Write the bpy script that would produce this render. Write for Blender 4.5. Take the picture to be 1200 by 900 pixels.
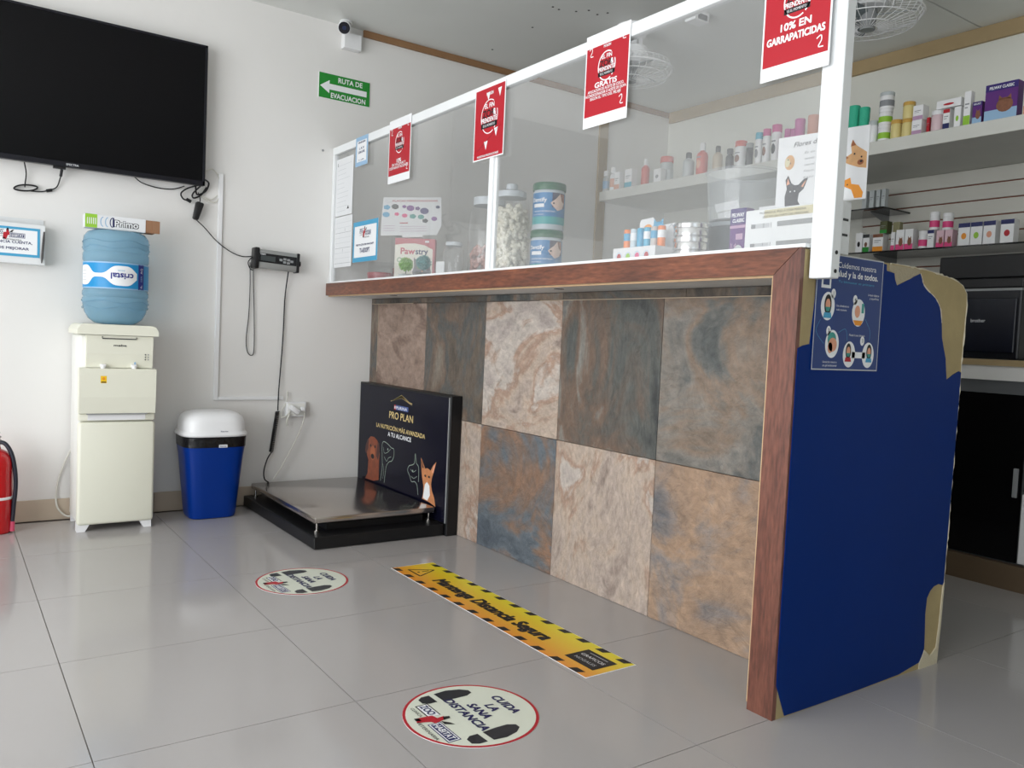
import bpy, bmesh, math, random
from mathutils import Vector, Matrix
random.seed(7)
C = bpy.context.scene.collection
for o in list(bpy.data.objects): bpy.data.objects.remove(o)
S = bpy.context.scene
PI = math.pi
# ---------------------------------------------------------------- camera
yaw, pitch, roll = 0.6091, -0.0546, 0.0450
cy, sy, cp, sp = math.cos(yaw), math.sin(yaw), math.cos(pitch), math.sin(pitch)
fwd = Vector((sy*cp, cy*cp, sp)); r0 = Vector((cy, -sy, 0)); u0 = r0.cross(fwd)
cr = math.cos(roll)*r0 + math.sin(roll)*u0; cu = -math.sin(roll)*r0 + math.cos(roll)*u0
cam = bpy.data.objects.new('camera', bpy.data.cameras.new('camera')); C.objects.link(cam)
cam.matrix_world = Matrix(((cr.x, cu.x, -fwd.x, -2.0097), (cr.y, cu.y, -fwd.y, -4.306), (cr.z, cu.z, -fwd.z, 0.9357), (0, 0, 0, 1)))
cam.data.sensor_width = 36; cam.data.lens = 963.4/1200*36; cam.data.clip_start = .02
S.camera = cam
# ---------------------------------------------------------------- world, light, exposure
w = bpy.data.worlds.new('world'); S.world = w; w.use_nodes = True
w.node_tree.nodes['Background'].inputs[0].default_value = (.80, .90, 1, 1)
w.node_tree.nodes['Background'].inputs[1].default_value = 1.5
def area(name, loc, rot, sx, sy_, power, col):
    l = bpy.data.lights.new(name, 'AREA'); l.shape = 'RECTANGLE'; l.size = sx; l.size_y = sy_; l.energy = power; l.color = col
    o = bpy.data.objects.new(name, l); C.objects.link(o); o.location = loc; o.rotation_euler = rot; return o
area('window_daylight', (-4.16, -2.9, 1.30), (0, -PI/2-.35, 0), 2.0, 3.8, 140, (.98, .985, 1))
area('entrance_daylight', (-2.9, -6.9, 1.25), (PI/2, 0, 0), 2.0, 2.1, 1.5, (.98, .985, 1))
S.view_settings.view_transform = 'Standard'; S.view_settings.look = 'None'
S.view_settings.exposure = 0.0; S.view_settings.gamma = 1
# ---------------------------------------------------------------- helpers
def lin(c):
    return tuple(((x/255)/12.92 if x/255 <= .04045 else ((x/255+.055)/1.055)**2.4) for x in c[:3]) + (1,)
MATS = {}
def M(name, c=(200,200,200), rough=.5, metal=0, var=.06, vs=6, bump=0, bs=60, spec=.5, coat=0, trans=0, ior=1.45):
    if name in MATS: return MATS[name]
    m = bpy.data.materials.new(name); m.use_nodes = True; nt = m.node_tree; n = nt.nodes; L = nt.links
    b = n['Principled BSDF']; b.inputs['Roughness'].default_value = rough; b.inputs['Metallic'].default_value = metal
    b.inputs['Specular IOR Level'].default_value = spec; b.inputs['Coat Weight'].default_value = coat
    b.inputs['Transmission Weight'].default_value = trans; b.inputs['IOR'].default_value = ior
    base = lin(c)
    tc = n.new('ShaderNodeTexCoord'); nz = n.new('ShaderNodeTexNoise'); nz.inputs['Scale'].default_value = vs; nz.inputs['Detail'].default_value = 4
    L.new(tc.outputs['Object'], nz.inputs['Vector'])
    mx = n.new('ShaderNodeMix'); mx.data_type = 'RGBA'
    mx.inputs['A'].default_value = tuple(min(1, x*(1-var)) for x in base[:3])+(1,); mx.inputs['B'].default_value = tuple(min(1, x*(1+var)) for x in base[:3])+(1,)
    L.new(nz.outputs[0], mx.inputs['Factor']); L.new(mx.outputs['Result'], b.inputs['Base Color'])
    if bump:
        n2 = n.new('ShaderNodeTexNoise'); n2.inputs['Scale'].default_value = bs; n2.inputs['Detail'].default_value = 5; L.new(tc.outputs['Object'], n2.inputs['Vector'])
        bp = n.new('ShaderNodeBump'); bp.inputs['Strength'].default_value = bump; bp.inputs['Distance'].default_value = .01
        L.new(n2.outputs[0], bp.inputs['Height']); L.new(bp.outputs[0], b.inputs['Normal'])
    MATS[name] = m; return m
def clearmat(name, tint=(255,255,255), dust=.05, dustc=(220,222,222), rough=.02, alpha=.0):
    """thin clear sheet: transparent + fresnel mirror + a little dust"""
    m = bpy.data.materials.new(name); m.use_nodes = True; nt = m.node_tree; n = nt.nodes; L = nt.links
    n.remove(n['Principled BSDF']); out = n['Material Output']
    t = n.new('ShaderNodeBsdfTransparent'); t.inputs[0].default_value = lin(tint)
    g = n.new('ShaderNodeBsdfGlossy'); g.inputs['Roughness'].default_value = rough; g.inputs[0].default_value = (1,1,1,1)
    lw = n.new('ShaderNodeLayerWeight'); lw.inputs[0].default_value = .5
    pw_ = n.new('ShaderNodeMath'); pw_.operation = 'POWER'; pw_.inputs[1].default_value = 5; L.new(lw.outputs['Facing'], pw_.inputs[0])
    f = n.new('ShaderNodeMath'); f.operation = 'MULTIPLY_ADD'; f.inputs[1].default_value = .96; f.inputs[2].default_value = .04; L.new(pw_.outputs[0], f.inputs[0])
    a = n.new('ShaderNodeMixShader'); L.new(f.outputs[0], a.inputs[0]); L.new(t.outputs[0], a.inputs[1]); L.new(g.outputs[0], a.inputs[2])
    d = n.new('ShaderNodeBsdfDiffuse'); d.inputs[0].default_value = lin(dustc)
    nz = n.new('ShaderNodeTexNoise'); nz.inputs['Scale'].default_value = 3; nz.inputs['Detail'].default_value = 3
    tc = n.new('ShaderNodeTexCoord'); L.new(tc.outputs['Object'], nz.inputs['Vector'])
    mr = n.new('ShaderNodeMapRange'); mr.inputs[3].default_value = dust*.75; mr.inputs[4].default_value = dust*1.25; L.new(nz.outputs[0], mr.inputs[0])
    e = n.new('ShaderNodeMixShader'); L.new(mr.outputs[0], e.inputs[0]); L.new(a.outputs[0], e.inputs[1]); L.new(d.outputs[0], e.inputs[2])
    L.new(e.outputs[0], out.inputs[0]); MATS[name] = m; return m
def ramp_mat(name, cols, scale=3, stretch=(1,1,1), off=(0,0,0), rough=.5, bump=.5, bs=14, detail=6, dist=.6, poss=None, coat=0):
    m = bpy.data.materials.new(name); m.use_nodes = True; nt = m.node_tree; n = nt.nodes; L = nt.links; b = n['Principled BSDF']
    b.inputs['Roughness'].default_value = rough; b.inputs['Coat Weight'].default_value = coat
    tc = n.new('ShaderNodeTexCoord'); mp = n.new('ShaderNodeMapping'); mp.inputs['Scale'].default_value = stretch; mp.inputs['Location'].default_value = off
    L.new(tc.outputs['Object'], mp.inputs[0])
    nz = n.new('ShaderNodeTexNoise'); nz.inputs['Scale'].default_value = scale; nz.inputs['Detail'].default_value = detail; nz.inputs['Roughness'].default_value = .62; nz.inputs['Distortion'].default_value = dist
    L.new(mp.outputs[0], nz.inputs['Vector'])
    cr_ = n.new('ShaderNodeValToRGB'); e = cr_.color_ramp.elements
    N = len(cols); ps = poss or [.3+.4*i/(N-1) for i in range(N)]
    e[0].position = ps[0]; e[0].color = lin(cols[0]); e[1].position = ps[-1]; e[1].color = lin(cols[-1])
    for i in range(1, N-1): k = e.new(ps[i]); k.color = lin(cols[i])
    L.new(nz.outputs[0], cr_.inputs[0])
    n3 = n.new('ShaderNodeTexNoise'); n3.inputs['Scale'].default_value = scale*7; n3.inputs['Detail'].default_value = 6; L.new(mp.outputs[0], n3.inputs['Vector'])
    mr = n.new('ShaderNodeMapRange'); mr.inputs[1].default_value = .3; mr.inputs[2].default_value = .7; mr.inputs[3].default_value = .62; mr.inputs[4].default_value = 1.3; L.new(n3.outputs[0], mr.inputs[0])
    hs = n.new('ShaderNodeHueSaturation'); L.new(cr_.outputs[0], hs.inputs['Color']); L.new(mr.outputs[0], hs.inputs['Value'])
    L.new(hs.outputs[0], b.inputs['Base Color'])
    if bump:
        n2 = n.new('ShaderNodeTexNoise'); n2.inputs['Scale'].default_value = bs; n2.inputs['Detail'].default_value = 8; n2.inputs['Roughness'].default_value = .65; n2.inputs['Distortion'].default_value = .8
        L.new(mp.outputs[0], n2.inputs['Vector'])
        bp = n.new('ShaderNodeBump'); bp.inputs['Strength'].default_value = bump; bp.inputs['Distance'].default_value = .012
        L.new(n2.outputs[0], bp.inputs['Height']); L.new(bp.outputs[0], b.inputs['Normal'])
    MATS[name] = m; return m

def slate_mat(name, cols, poss, scale, stretch, off, rot=.5):
    m = bpy.data.materials.new(name); m.use_nodes = True; nt = m.node_tree; n = nt.nodes; L = nt.links; b = n['Principled BSDF']
    b.inputs['Roughness'].default_value = .5
    tc = n.new('ShaderNodeTexCoord'); mp = n.new('ShaderNodeMapping'); mp.inputs['Scale'].default_value = stretch; mp.inputs['Location'].default_value = off; mp.inputs['Rotation'].default_value = (rot, 0, 0)
    L.new(tc.outputs['Object'], mp.inputs[0])
    def noise(sc, det, ro, di):
        z = n.new('ShaderNodeTexNoise'); z.inputs['Scale'].default_value = sc; z.inputs['Detail'].default_value = det; z.inputs['Roughness'].default_value = ro; z.inputs['Distortion'].default_value = di; L.new(mp.outputs[0], z.inputs['Vector']); return z
    def rng(src, a, b_, c, d):
        r = n.new('ShaderNodeMapRange'); r.inputs[1].default_value = a; r.inputs[2].default_value = b_; r.inputs[3].default_value = c; r.inputs[4].default_value = d; L.new(src, r.inputs[0]); return r.outputs[0]
    nz = noise(scale, 9, .58, .9); cr_ = n.new('ShaderNodeValToRGB'); e = cr_.color_ramp.elements; N = len(cols)
    e[0].position = poss[0]; e[0].color = lin(cols[0]); e[1].position = poss[-1]; e[1].color = lin(cols[-1])
    for i in range(1, N-1): k = e.new(poss[i]); k.color = lin(cols[i])
    L.new(nz.outputs[0], cr_.inputs[0])
    fine = noise(scale*13, 8, .7, .5); grain = rng(fine.outputs[0], .3, .7, .70, 1.26)
    rid = noise(scale*1.4, 4, .5, 1.6); ab = n.new('ShaderNodeMath'); ab.operation = 'SUBTRACT'; ab.inputs[1].default_value = .5; L.new(rid.outputs[0], ab.inputs[0])
    ab2 = n.new('ShaderNodeMath'); ab2.operation = 'ABSOLUTE'; L.new(ab.outputs[0], ab2.inputs[0]); crack = rng(ab2.outputs[0], 0, .007, .84, 1)
    mu = n.new('ShaderNodeMath'); mu.operation = 'MULTIPLY'; L.new(grain, mu.inputs[0]); L.new(crack, mu.inputs[1])
    hs = n.new('ShaderNodeHueSaturation'); L.new(cr_.outputs[0], hs.inputs['Color']); L.new(mu.outputs[0], hs.inputs['Value']); L.new(hs.outputs[0], b.inputs['Base Color'])
    h1 = noise(scale*2.2, 10, .68, 1.2)
    ad = n.new('ShaderNodeMath'); ad.operation = 'MULTIPLY_ADD'; ad.inputs[1].default_value = .2; L.new(crack, ad.inputs[0]); L.new(h1.outputs[0], ad.inputs[2])
    bp = n.new('ShaderNodeBump'); bp.inputs['Strength'].default_value = .8; bp.inputs['Distance'].default_value = .02
    L.new(ad.outputs[0], bp.inputs['Height']); L.new(bp.outputs[0], b.inputs['Normal'])
    MATS[name] = m; return m
class MB:
    def __init__(s, T=None): s.bm = bmesh.new(); s.T = T; s.mi = 0
    def _fin(s, vs):
        fs = set()
        for v in vs:
            if s.T is not None: v.co = s.T @ v.co
            fs.update(v.link_faces)
        for f in fs: f.material_index = s.mi
    def m(s, i): s.mi = i; return s
    def box(s, x0, x1, y0, y1, z0, z1, bev=0, seg=2, taper=1, R=None):
        g = bmesh.ops.create_cube(s.bm, size=1); vs = g['verts']
        for v in vs:
            k = taper if v.co.z < 0 else 1
            v.co = Vector(((x0+x1)/2+v.co.x*(x1-x0)*k, (y0+y1)/2+v.co.y*(y1-y0)*k, (z0+z1)/2+v.co.z*(z1-z0)))
        if bev:
            es = set(e for v in vs for e in v.link_edges)
            r = bmesh.ops.bevel(s.bm, geom=list(es), offset=bev, segments=seg, affect='EDGES', profile=.5)
            vs = list(set(v for f in r['faces'] for v in f.verts) | set(v for v in vs if v.is_valid))
        if R is not None:
            for v in vs: v.co = R @ v.co
        s._fin(vs); return s
    def lathe(s, c, prof, n=24, axis='z', cap=True, sx=1, sy=1, power=2):
        rings = []
        for r, h in prof:
            ring = []
            for i in range(n):
                a = 2*PI*i/n; ca, sa = math.cos(a), math.sin(a)
                if power != 2:
                    k = (abs(ca)**power+abs(sa)**power)**(-1/power); ca *= k; sa *= k
                p = (r*ca*sx, r*sa*sy, h)
                if axis == 'x': p = (h, r*ca, r*sa)
                if axis == 'y': p = (r*ca, h, r*sa)
                ring.append(s.bm.verts.new(Vector(c)+Vector(p)))
            rings.append(ring)
        for a, b in zip(rings, rings[1:]):
            for i in range(n): s.bm.faces.new((a[i], a[(i+1) % n], b[(i+1) % n], b[i]))
        if cap:
            s.bm.faces.new(rings[0][::-1]); s.bm.faces.new(rings[-1])
        s._fin([v for r in rings for v in r]); return s
    def cyl(s, p0, p1, r0, r1=None, n=16):
        p0, p1 = Vector(p0), Vector(p1); r1 = r0 if r1 is None else r1
        return s.tube([p0, p1], [r0, r1], n)
    def tube(s, pts, r, n=8, cap=True):
        pts = [Vector(p) for p in pts]; rr = r if isinstance(r, (list, tuple)) else [r]*len(pts)
        rings = []; prev = None
        for i, p in enumerate(pts):
            t = (pts[min(i+1, len(pts)-1)]-pts[max(i-1, 0)]).normalized()
            if prev is None:
                a = Vector((0, 0, 1)) if abs(t.z) < .9 else Vector((1, 0, 0)); nx = t.cross(a).normalized()
            else: nx = (prev-t*prev.dot(t)).normalized()
            prev = nx; ny = t.cross(nx)
            rings.append([s.bm.verts.new(p+rr[i]*(math.cos(2*PI*k/n)*nx+math.sin(2*PI*k/n)*ny)) for k in range(n)])
        for a, b in zip(rings, rings[1:]):
            for i in range(n): s.bm.faces.new((a[i], a[(i+1) % n], b[(i+1) % n], b[i]))
        if cap: s.bm.faces.new(rings[0][::-1]); s.bm.faces.new(rings[-1])
        s._fin([v for q in rings for v in q]); return s
    def sph(s, c, r, sc=(1,1,1), sub=2):
        g = bmesh.ops.create_icosphere(s.bm, subdivisions=sub, radius=r)
        for v in g['verts']: v.co = Vector((v.co.x*sc[0], v.co.y*sc[1], v.co.z*sc[2]))+Vector(c)
        s._fin(g['verts']); return s
    def prism(s, pts, axis, a0, a1):
        """pts: outline in the two other axes (y,z)/(x,z)/(x,y)"""
        def P(p, a): return Vector({'x': (a, p[0], p[1]), 'y': (p[0], a, p[1]), 'z': (p[0], p[1], a)}[axis])
        A = [s.bm.verts.new(P(p, a0)) for p in pts]; B = [s.bm.verts.new(P(p, a1)) for p in pts]; n = len(pts)
        from mathutils.geometry import tessellate_polygon
        for t in tessellate_polygon([[Vector((p[0], p[1], 0)) for p in pts]]):
            s.bm.faces.new([A[k] for k in t][::-1]); s.bm.faces.new([B[k] for k in t])
        for i in range(n): s.bm.faces.new((A[i], A[(i+1) % n], B[(i+1) % n], B[i]))
        s._fin(A+B); return s
    def build(s, name, mats, parent=None, smooth=False, loc=None):
        bmesh.ops.recalc_face_normals(s.bm, faces=s.bm.faces)
        off = Vector(loc) if loc is not None else Vector((0, 0, 0))
        if parent is not None: off = Vector(parent['_o'])
        bmesh.ops.translate(s.bm, verts=s.bm.verts, vec=-off)
        me = bpy.data.meshes.new(name); s.bm.to_mesh(me); s.bm.free()
        if not isinstance(mats, (list, tuple)): mats = [mats]
        for m in mats: me.materials.append(m)
        if smooth:
            for p in me.polygons: p.use_smooth = True
            me.set_sharp_from_angle(angle=math.radians(38))
        o = bpy.data.objects.new(name, me); C.objects.link(o)
        o['_o'] = tuple(off)
        if parent is not None: o.parent = parent
        else: o.location = off
        return o
def thing(name, loc, label, cat, group=None):
    o = bpy.data.objects.new(name, None); C.objects.link(o); o.location = loc; o['_o'] = tuple(loc); o.empty_display_size = .05
    return tag(o, label, cat, group)
def tag(o, label, cat, group=None, kind=None):
    o['label'] = label; o['category'] = cat
    if group: o['group'] = group
    if kind: o['kind'] = kind
    return o
def struct(o): o['kind'] = 'structure'; return o
def spline(pts, n=8):
    P = [Vector(p) for p in pts]; P = [P[0]]+P+[P[-1]]; out = []
    for i in range(1, len(P)-2):
        for k in range(n):
            t = k/n; a, b, c, d = P[i-1:i+3]
            out.append(.5*((2*b)+(-a+c)*t+(2*a-5*b+4*c-d)*t*t+(-a+3*b-3*c+d)*t**3))
    out.append(P[-2]); return out
TX = {}
def glyphs(txt, bold):
    bold = 0
    if (txt, bold) in TX: return TX[(txt, bold)]
    cu_ = bpy.data.curves.new('t', 'FONT'); cu_.body = txt; cu_.resolution_u = 3; cu_.offset = 0; cu_.size = 1
    o = bpy.data.objects.new('t', cu_); C.objects.link(o)
    dg = bpy.context.evaluated_depsgraph_get(); me = o.evaluated_get(dg).to_mesh()
    vs = [(v.co.x, v.co.y) for v in me.vertices]; fs = [tuple(p.vertices) for p in me.polygons]
    bpy.data.objects.remove(o); bpy.data.curves.remove(cu_)
    xs = [v[0] for v in vs]; 
    x0, x1 = min(xs), max(xs)
    TX[(txt, bold)] = ([(x-(x0+x1)/2, y-.35) for x, y in vs], fs, x1-x0); return TX[(txt, bold)]
class Print:
    """flat print on a surface: shapes in (a,b) surface coordinates, laid a hair above it"""
    def __init__(s, mp, strip=0): s.mp = mp; s.g = {}; s.e = .00025; s.strip = strip
    def _add(s, vs, fs, mat, lay, kind='print'):
        q = s.g.setdefault(kind, dict(v=[], f=[], m=[], mats=[]))
        if mat not in q['mats']: q['mats'].append(mat)
        if s.strip and kind == 'print': vs, fs = s._cut(list(vs), fs)
        b = len(q['v']); q['v'] += [s.mp(a, c, s.e*(lay+1)) for a, c in vs]
        for f in fs: q['f'].append(tuple(b+i for i in f)); q['m'].append(q['mats'].index(mat))
    def _cut(s, vs, fs):
        V = []; F = []; W = s.strip
        def clip(P, a, sg):
            out = []
            for p, q in zip(P, P[1:]+P[:1]):
                dp, dq = sg*(p[0]-a), sg*(q[0]-a)
                if dp >= 0: out.append(p)
                if dp*dq < 0: t = dp/(dp-dq); out.append((a+0*t, p[1]+(q[1]-p[1])*t))
            return out
        for f in fs:
            P = [vs[i] for i in f]; lo, hi = min(p[0] for p in P), max(p[0] for p in P)
            for k in range(math.floor(lo/W), math.ceil(hi/W)+1):
                Q = clip(clip(P, k*W, 1), (k+1)*W, -1) if P else []
                if len(Q) > 2: F.append(tuple(range(len(V), len(V)+len(Q)))); V += Q
        return V, F
    def rect(s, a0, b0, a1, b1, mat, lay=0, nseg=1):
        vs = []; fs = []
        for i in range(nseg+1):
            a = a0+(a1-a0)*i/nseg; vs += [(a, b0), (a, b1)]
            if i: k = 2*i; fs.append((k-2, k, k+1, k-1))
        s._add(vs, fs, mat, lay); return s
    def poly(s, pts, mat, lay=0):
        cx = sum(p[0] for p in pts)/len(pts)
        from mathutils.geometry import tessellate_polygon
        t = tessellate_polygon([[Vector((p[0], p[1], 0)) for p in pts]])
        s._add(list(pts), [tuple(x) for x in t], mat, lay); return s
    def ell(s, cx, cy_, rx, ry, mat, lay=0, n=28):
        return s.poly([(cx+rx*math.cos(2*PI*i/n), cy_+ry*math.sin(2*PI*i/n)) for i in range(n)], mat, lay)
    def arc(s, cx, cy_, rx, ry, wd, mat, lay=0, a0=0, a1=360, n=40):
        vs = []; fs = []
        for i in range(n+1):
            t = math.radians(a0+(a1-a0)*i/n); c, q = math.cos(t), math.sin(t)
            vs += [(cx+rx*c, cy_+ry*q), (cx+(rx-wd)*c, cy_+(ry-wd)*q)]
            if i: k = 2*i; fs.append((k-2, k, k+1, k-1))
        s._add(vs, fs, mat, lay); return s
    def line(s, pts, wd, mat, lay=0):
        for (a, b), (c, d) in zip(pts, pts[1:]):
            l = math.hypot(c-a, d-b) or 1; nx, ny = -(d-b)/l*wd/2, (c-a)/l*wd/2
            s._add([(a+nx, b+ny), (c+nx, d+ny), (c-nx, d-ny), (a-nx, b-ny)], [(0, 1, 2, 3)], mat, lay)
        return s
    def text(s, txt, ca, cb, h, mat, w=None, bold=0, rot=0, shear=0, lay=2, wmax=None):
        vs, fs, W = glyphs(txt, bold); sy_ = h/.7; sx = (w/W) if w else sy_
        if wmax and W*sx > wmax: sx = wmax/W
        c, q = math.cos(rot), math.sin(rot); d = .02*bold*sy_
        for kk, (dx, dy) in enumerate(((0, 0),) if not bold else ((d, d), (-d, d), (d, -d), (-d, -d), (0, 0))):
            out = []
            for x, y in vs:
                X = x*sx+shear*y*sy_+dx; Y = y*sy_+dy; out.append((ca+X*c-Y*q, cb+X*q+Y*c))
            s._add(out, fs, mat, lay+kk*.18, 'lettering')
        return s
    def build(s, parent, name='print'):
        for k, q in s.g.items():
            off = Vector(parent['_o']); me = bpy.data.meshes.new(k)
            me.from_pydata([tuple(Vector(v)-off) for v in q['v']], [], q['f'])
            for m in q['mats']: me.materials.append(m)
            me.polygons.foreach_set('material_index', q['m'])
            o = bpy.data.objects.new(k if k == 'lettering' else name, me); C.objects.link(o); o.parent = parent; o['_o'] = tuple(off)
def planar(O, u, v):
    O, u, v = Vector(O), Vector(u).normalized(), Vector(v).normalized(); n = u.cross(v)
    return lambda a, b, c: O+u*a+v*b+n*c
def face_x(x): return planar((x, 0, 0), (0, -1, 0), (0, 0, 1))      # a = -y, b = z, faces -x
def face_y(y): return planar((0, y, 0), (1, 0, 0), (0, 0, 1))       # a = x, b = z, faces -y
# ---------------------------------------------------------------- materials
WHITE = M('wall_paint_white', (232,230,226), .55, var=.03, vs=1.5, bump=.12, bs=14)
WALLR = M('wall_paint_grey_white', (228,228,218), .55, var=.03, vs=1.5, bump=.12, bs=14)
CEIL = M('ceiling_paint', (226,227,223), .6, var=.05, vs=2, bump=.1, bs=9)
FLOOR = M('porcelain_floor_tile', (172,168,166), .12, var=.025, vs=3, spec=.55)
GROUT = M('grout', (120,110,102), .9)
SKIRT = M('beige_skirting_tile', (196,180,160), .3, var=.1, vs=5)
ALU = M('white_aluminium', (236,238,238), .35, var=.02, spec=.5)
PLASTW = M('white_plastic', (238,238,238), .35, var=.02)
CREAM = M('cream_plastic', (232,231,214), .38, var=.02)
CREAM2 = M('cream_plastic_side', (236,236,230), .4, var=.02)
BLACK = M('black_plastic', (18,18,20), .35, var=.1)
BLACKG = M('black_gloss_screen', (3,3,6), .16, var=0, spec=.25)
BLACKM = M('black_paint_metal', (14,14,16), .45, var=.1)
DGREY = M('dark_grey_plastic', (52,54,56), .5)
GREY = M('grey_plastic', (150,152,152), .45)
CHROME = M('brushed_steel', (176,172,166), .22, 1, var=.08, vs=30)
SILVER = M('bright_tin', (225,225,225), .2, 1, var=.04)
CORD = M('black_cord', (20,20,22), .5)
WCORD = M('white_cord', (216,214,204), .5)
CARD = M('brown_cardboard', (150,112,84), .8)
PW = M('print_white', (240,241,242), .5, var=0)
PPAPER = M('white_paper', (228,229,230), .7, var=.03)
PK = M('print_black', (22,22,26), .5, var=0)
PG = M('print_grey', (140,142,145), .5, var=0)
PLG = M('print_light_grey', (196,198,200), .5, var=0)
PRED = M('print_red', (180,24,40), .45, var=.02)
PNAVY = M('print_navy', (28,34,92), .45, var=0)
PBLUE = M('print_blue', (70,160,200), .45, var=0)
PBLUEL = M('print_pale_blue', (150,185,215), .45, var=0)
PGREEN = M('print_green', (36,140,50), .45, var=.02)
PLIME = M('print_lime', (150,200,60), .45, var=0)
PYEL = M('print_yellow', (245,200,30), .45, var=0)
PPURP = M('print_purple', (120,50,140), .45, var=0)
PPINK = M('print_pink', (225,70,130), .45, var=0)
PSKIN = M('print_skin', (224,160,130), .5, var=0)
PTEAL = M('print_teal', (60,150,140), .45, var=0)
PORG = M('print_orange', (235,150,40), .45, var=0)
PBRN = M('print_brown', (150,88,50), .5, var=.3, vs=40)
PTAN = M('print_tan', (208,160,110), .5, var=.25, vs=40)
PCREAM = M('print_cream', (214,206,170), .5, var=0)
BLUE = M('blue_laminate', (0,42,112), .45, var=.08, vs=3, bump=.03, bs=20, spec=.12)
GLASS = clearmat('dusty_clear_pane', dust=.09)
CLEAR = clearmat('clear_plastic', dust=.05)
CLEARD = clearmat('hazy_clear_plastic', dust=.22, dustc=(206,214,220))
SMOKE = clearmat('dark_glass', tint=(60,70,70), dust=.02)
WOOD = ramp_mat('stained_wood_trim', [(88,50,36), (112,64,44), (130,76,52)], 3, stretch=(6,1,6), rough=.38, bump=.06, bs=8, dist=.3, coat=.15)
WOODV = ramp_mat('stained_wood_trim_upright', [(92,54,44), (110,66,52), (126,78,62)], 3, stretch=(6,6,1), rough=.38, bump=.06, bs=8, dist=.3, coat=.15)
TANB = M('bare_fibreboard', (172,154,112), .8, var=.22, vs=9, bump=.25, bs=30)
TANW = M('tan_wood_strip', (172,150,112), .6, var=.12, vs=10)
BRNW = M('brown_wood_strip', (148,112,78), .6, var=.15, vs=12)
EDGEW = M('pale_wood_edge', (196,164,128), .7, var=.2, vs=30)
# ---------------------------------------------------------------- room shell
ZC = 2.59; XL = -4.2; XR = 2.26; YF = -7.0
g = MB().box(XL-.1, XR+.1, YF-.1, .1, -.12, -.004).build('floor', GROUT); struct(g)
xs = [-1.739+.6*k for k in range(-5, 8)]; ys = [-.027-.6*k for k in range(0, 13)]
full = None
def tile(x0, x1, y0, y1):
    global full
    key = abs(x1-x0-.6) < 1e-6 and abs(y1-y0-.6) < 1e-6
    if key and full is not None:
        o = full.copy(); C.objects.link(o); o.location = (x0, y0, 0); o.parent = g; return
    o = MB().box(.0012, x1-x0-.0012, .0012, y1-y0-.0012, -.008, 0).build('tile', FLOOR); o.location = (x0, y0, 0); o.parent = g
    if key: full = o
for i in range(-5, 8):
    a, b = -1.739+.6*(i), -1.739+.6*(i+1); a2, b2 = max(a, XL), min(b, XR)
    if b2-a2 < .02: continue
    for j in range(0, 12):
        t, s_ = -.627-.6*(j-1), -.627-.6*j; t2, s2 = min(t, 0), max(s_, YF)
        if t2-s2 < .02: continue
        tile(a2, b2, s2, t2) if (a2, b2, s2, t2) != (a, b, s_, t) else tile(a, a+.6, s_, s_+.6)
struct(MB().box(XL-.1, XR+.1, 0, .12, 0, ZC).build('wall_back', WHITE))
struct(MB().box(XR, XR+.12, YF, 0, 0, ZC).build('wall_right', WALLR))
struct(MB().box(XL-.1, XL, YF, -5.1, 0, ZC).box(XL-.1, XL, -.7, 0, 0, ZC).box(XL-.1, XL, -5.1, -.7, 0, .12).box(XL-.1, XL, -5.1, -.7, 2.4, ZC).build('wall_left', WHITE))
struct(MB().box(XL, -4.05, YF-.1, YF, 0, ZC).box(-1.75, XR, YF-.1, YF, 0, ZC).box(-4.05, -1.75, YF-.1, YF, 2.35, ZC).build('wall_front', WALLR))
wf = MB()
for y in (-5.1, -3.68, -2.26, -.76): wf.box(XL-.08, XL-.03, y, y+.06, .12, 2.4)
wf.box(XL-.08, XL-.03, -5.1, -.7, .12, .18).box(XL-.08, XL-.03, -5.1, -.7, 2.34, 2.4)
w1 = struct(wf.build('window_1', ALU))
for y in (-5.04, -3.62, -2.2): MB().box(XL-.058, XL-.052, y, y+1.4, .18, 2.34).build('pane', CLEAR, w1)
c_ = struct(MB().box(XL-.1, XR+.1, YF-.1, .12, ZC+.012, ZC+.1).build('ceiling', CEIL))
for (x0, x1, y0, y1) in ((XL, XR, -2.15, 0), (XL, XR, YF, -2.16)):
    MB().box(x0, x1, y0, y1, ZC, ZC+.012).build('panel', CEIL, c_)
hm = MB()
for x, y in ((.585,-.238), (.56,-.663), (.478,-.947), (.52,-.942), (.639,-1.032), (.73,-1.07), (.705,-1.02), (.60,-.98)):
    hm.cyl((x, y, ZC-.0015), (x, y, ZC+.001), .006, n=10)
hm.build('screw_holes', BLACK, c_)
struct(MB().box(-.11, XR, -.018, 0, ZC-.035, ZC, .002).build('trim_1', BRNW))
struct(MB().box(XR-.022, XR, YF, -.018, ZC-.075, ZC, .002).build('trim_2', TANW))
struct(MB().box(1.61, 1.685, -.016, 0, 0, ZC-.035, .002).build('trim_3', TANW))
bb = struct(MB().box(XL, 1.6, -.006, 0, 0, .098).build('baseboard_back', GROUT))
x = XL
while x < 1.6:
    nx = min(x+.6+(.061 if x == XL else 0), 1.6); MB().box(x+.0012, nx-.0012, -.012, -.004, .002, .1, .0015, 1).build('tile', SKIRT, bb); x = nx
def spl0(pts): return [(v[0], v[1]) for v in spline([(a, b, 0) for a, b in pts], 4)]
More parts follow.
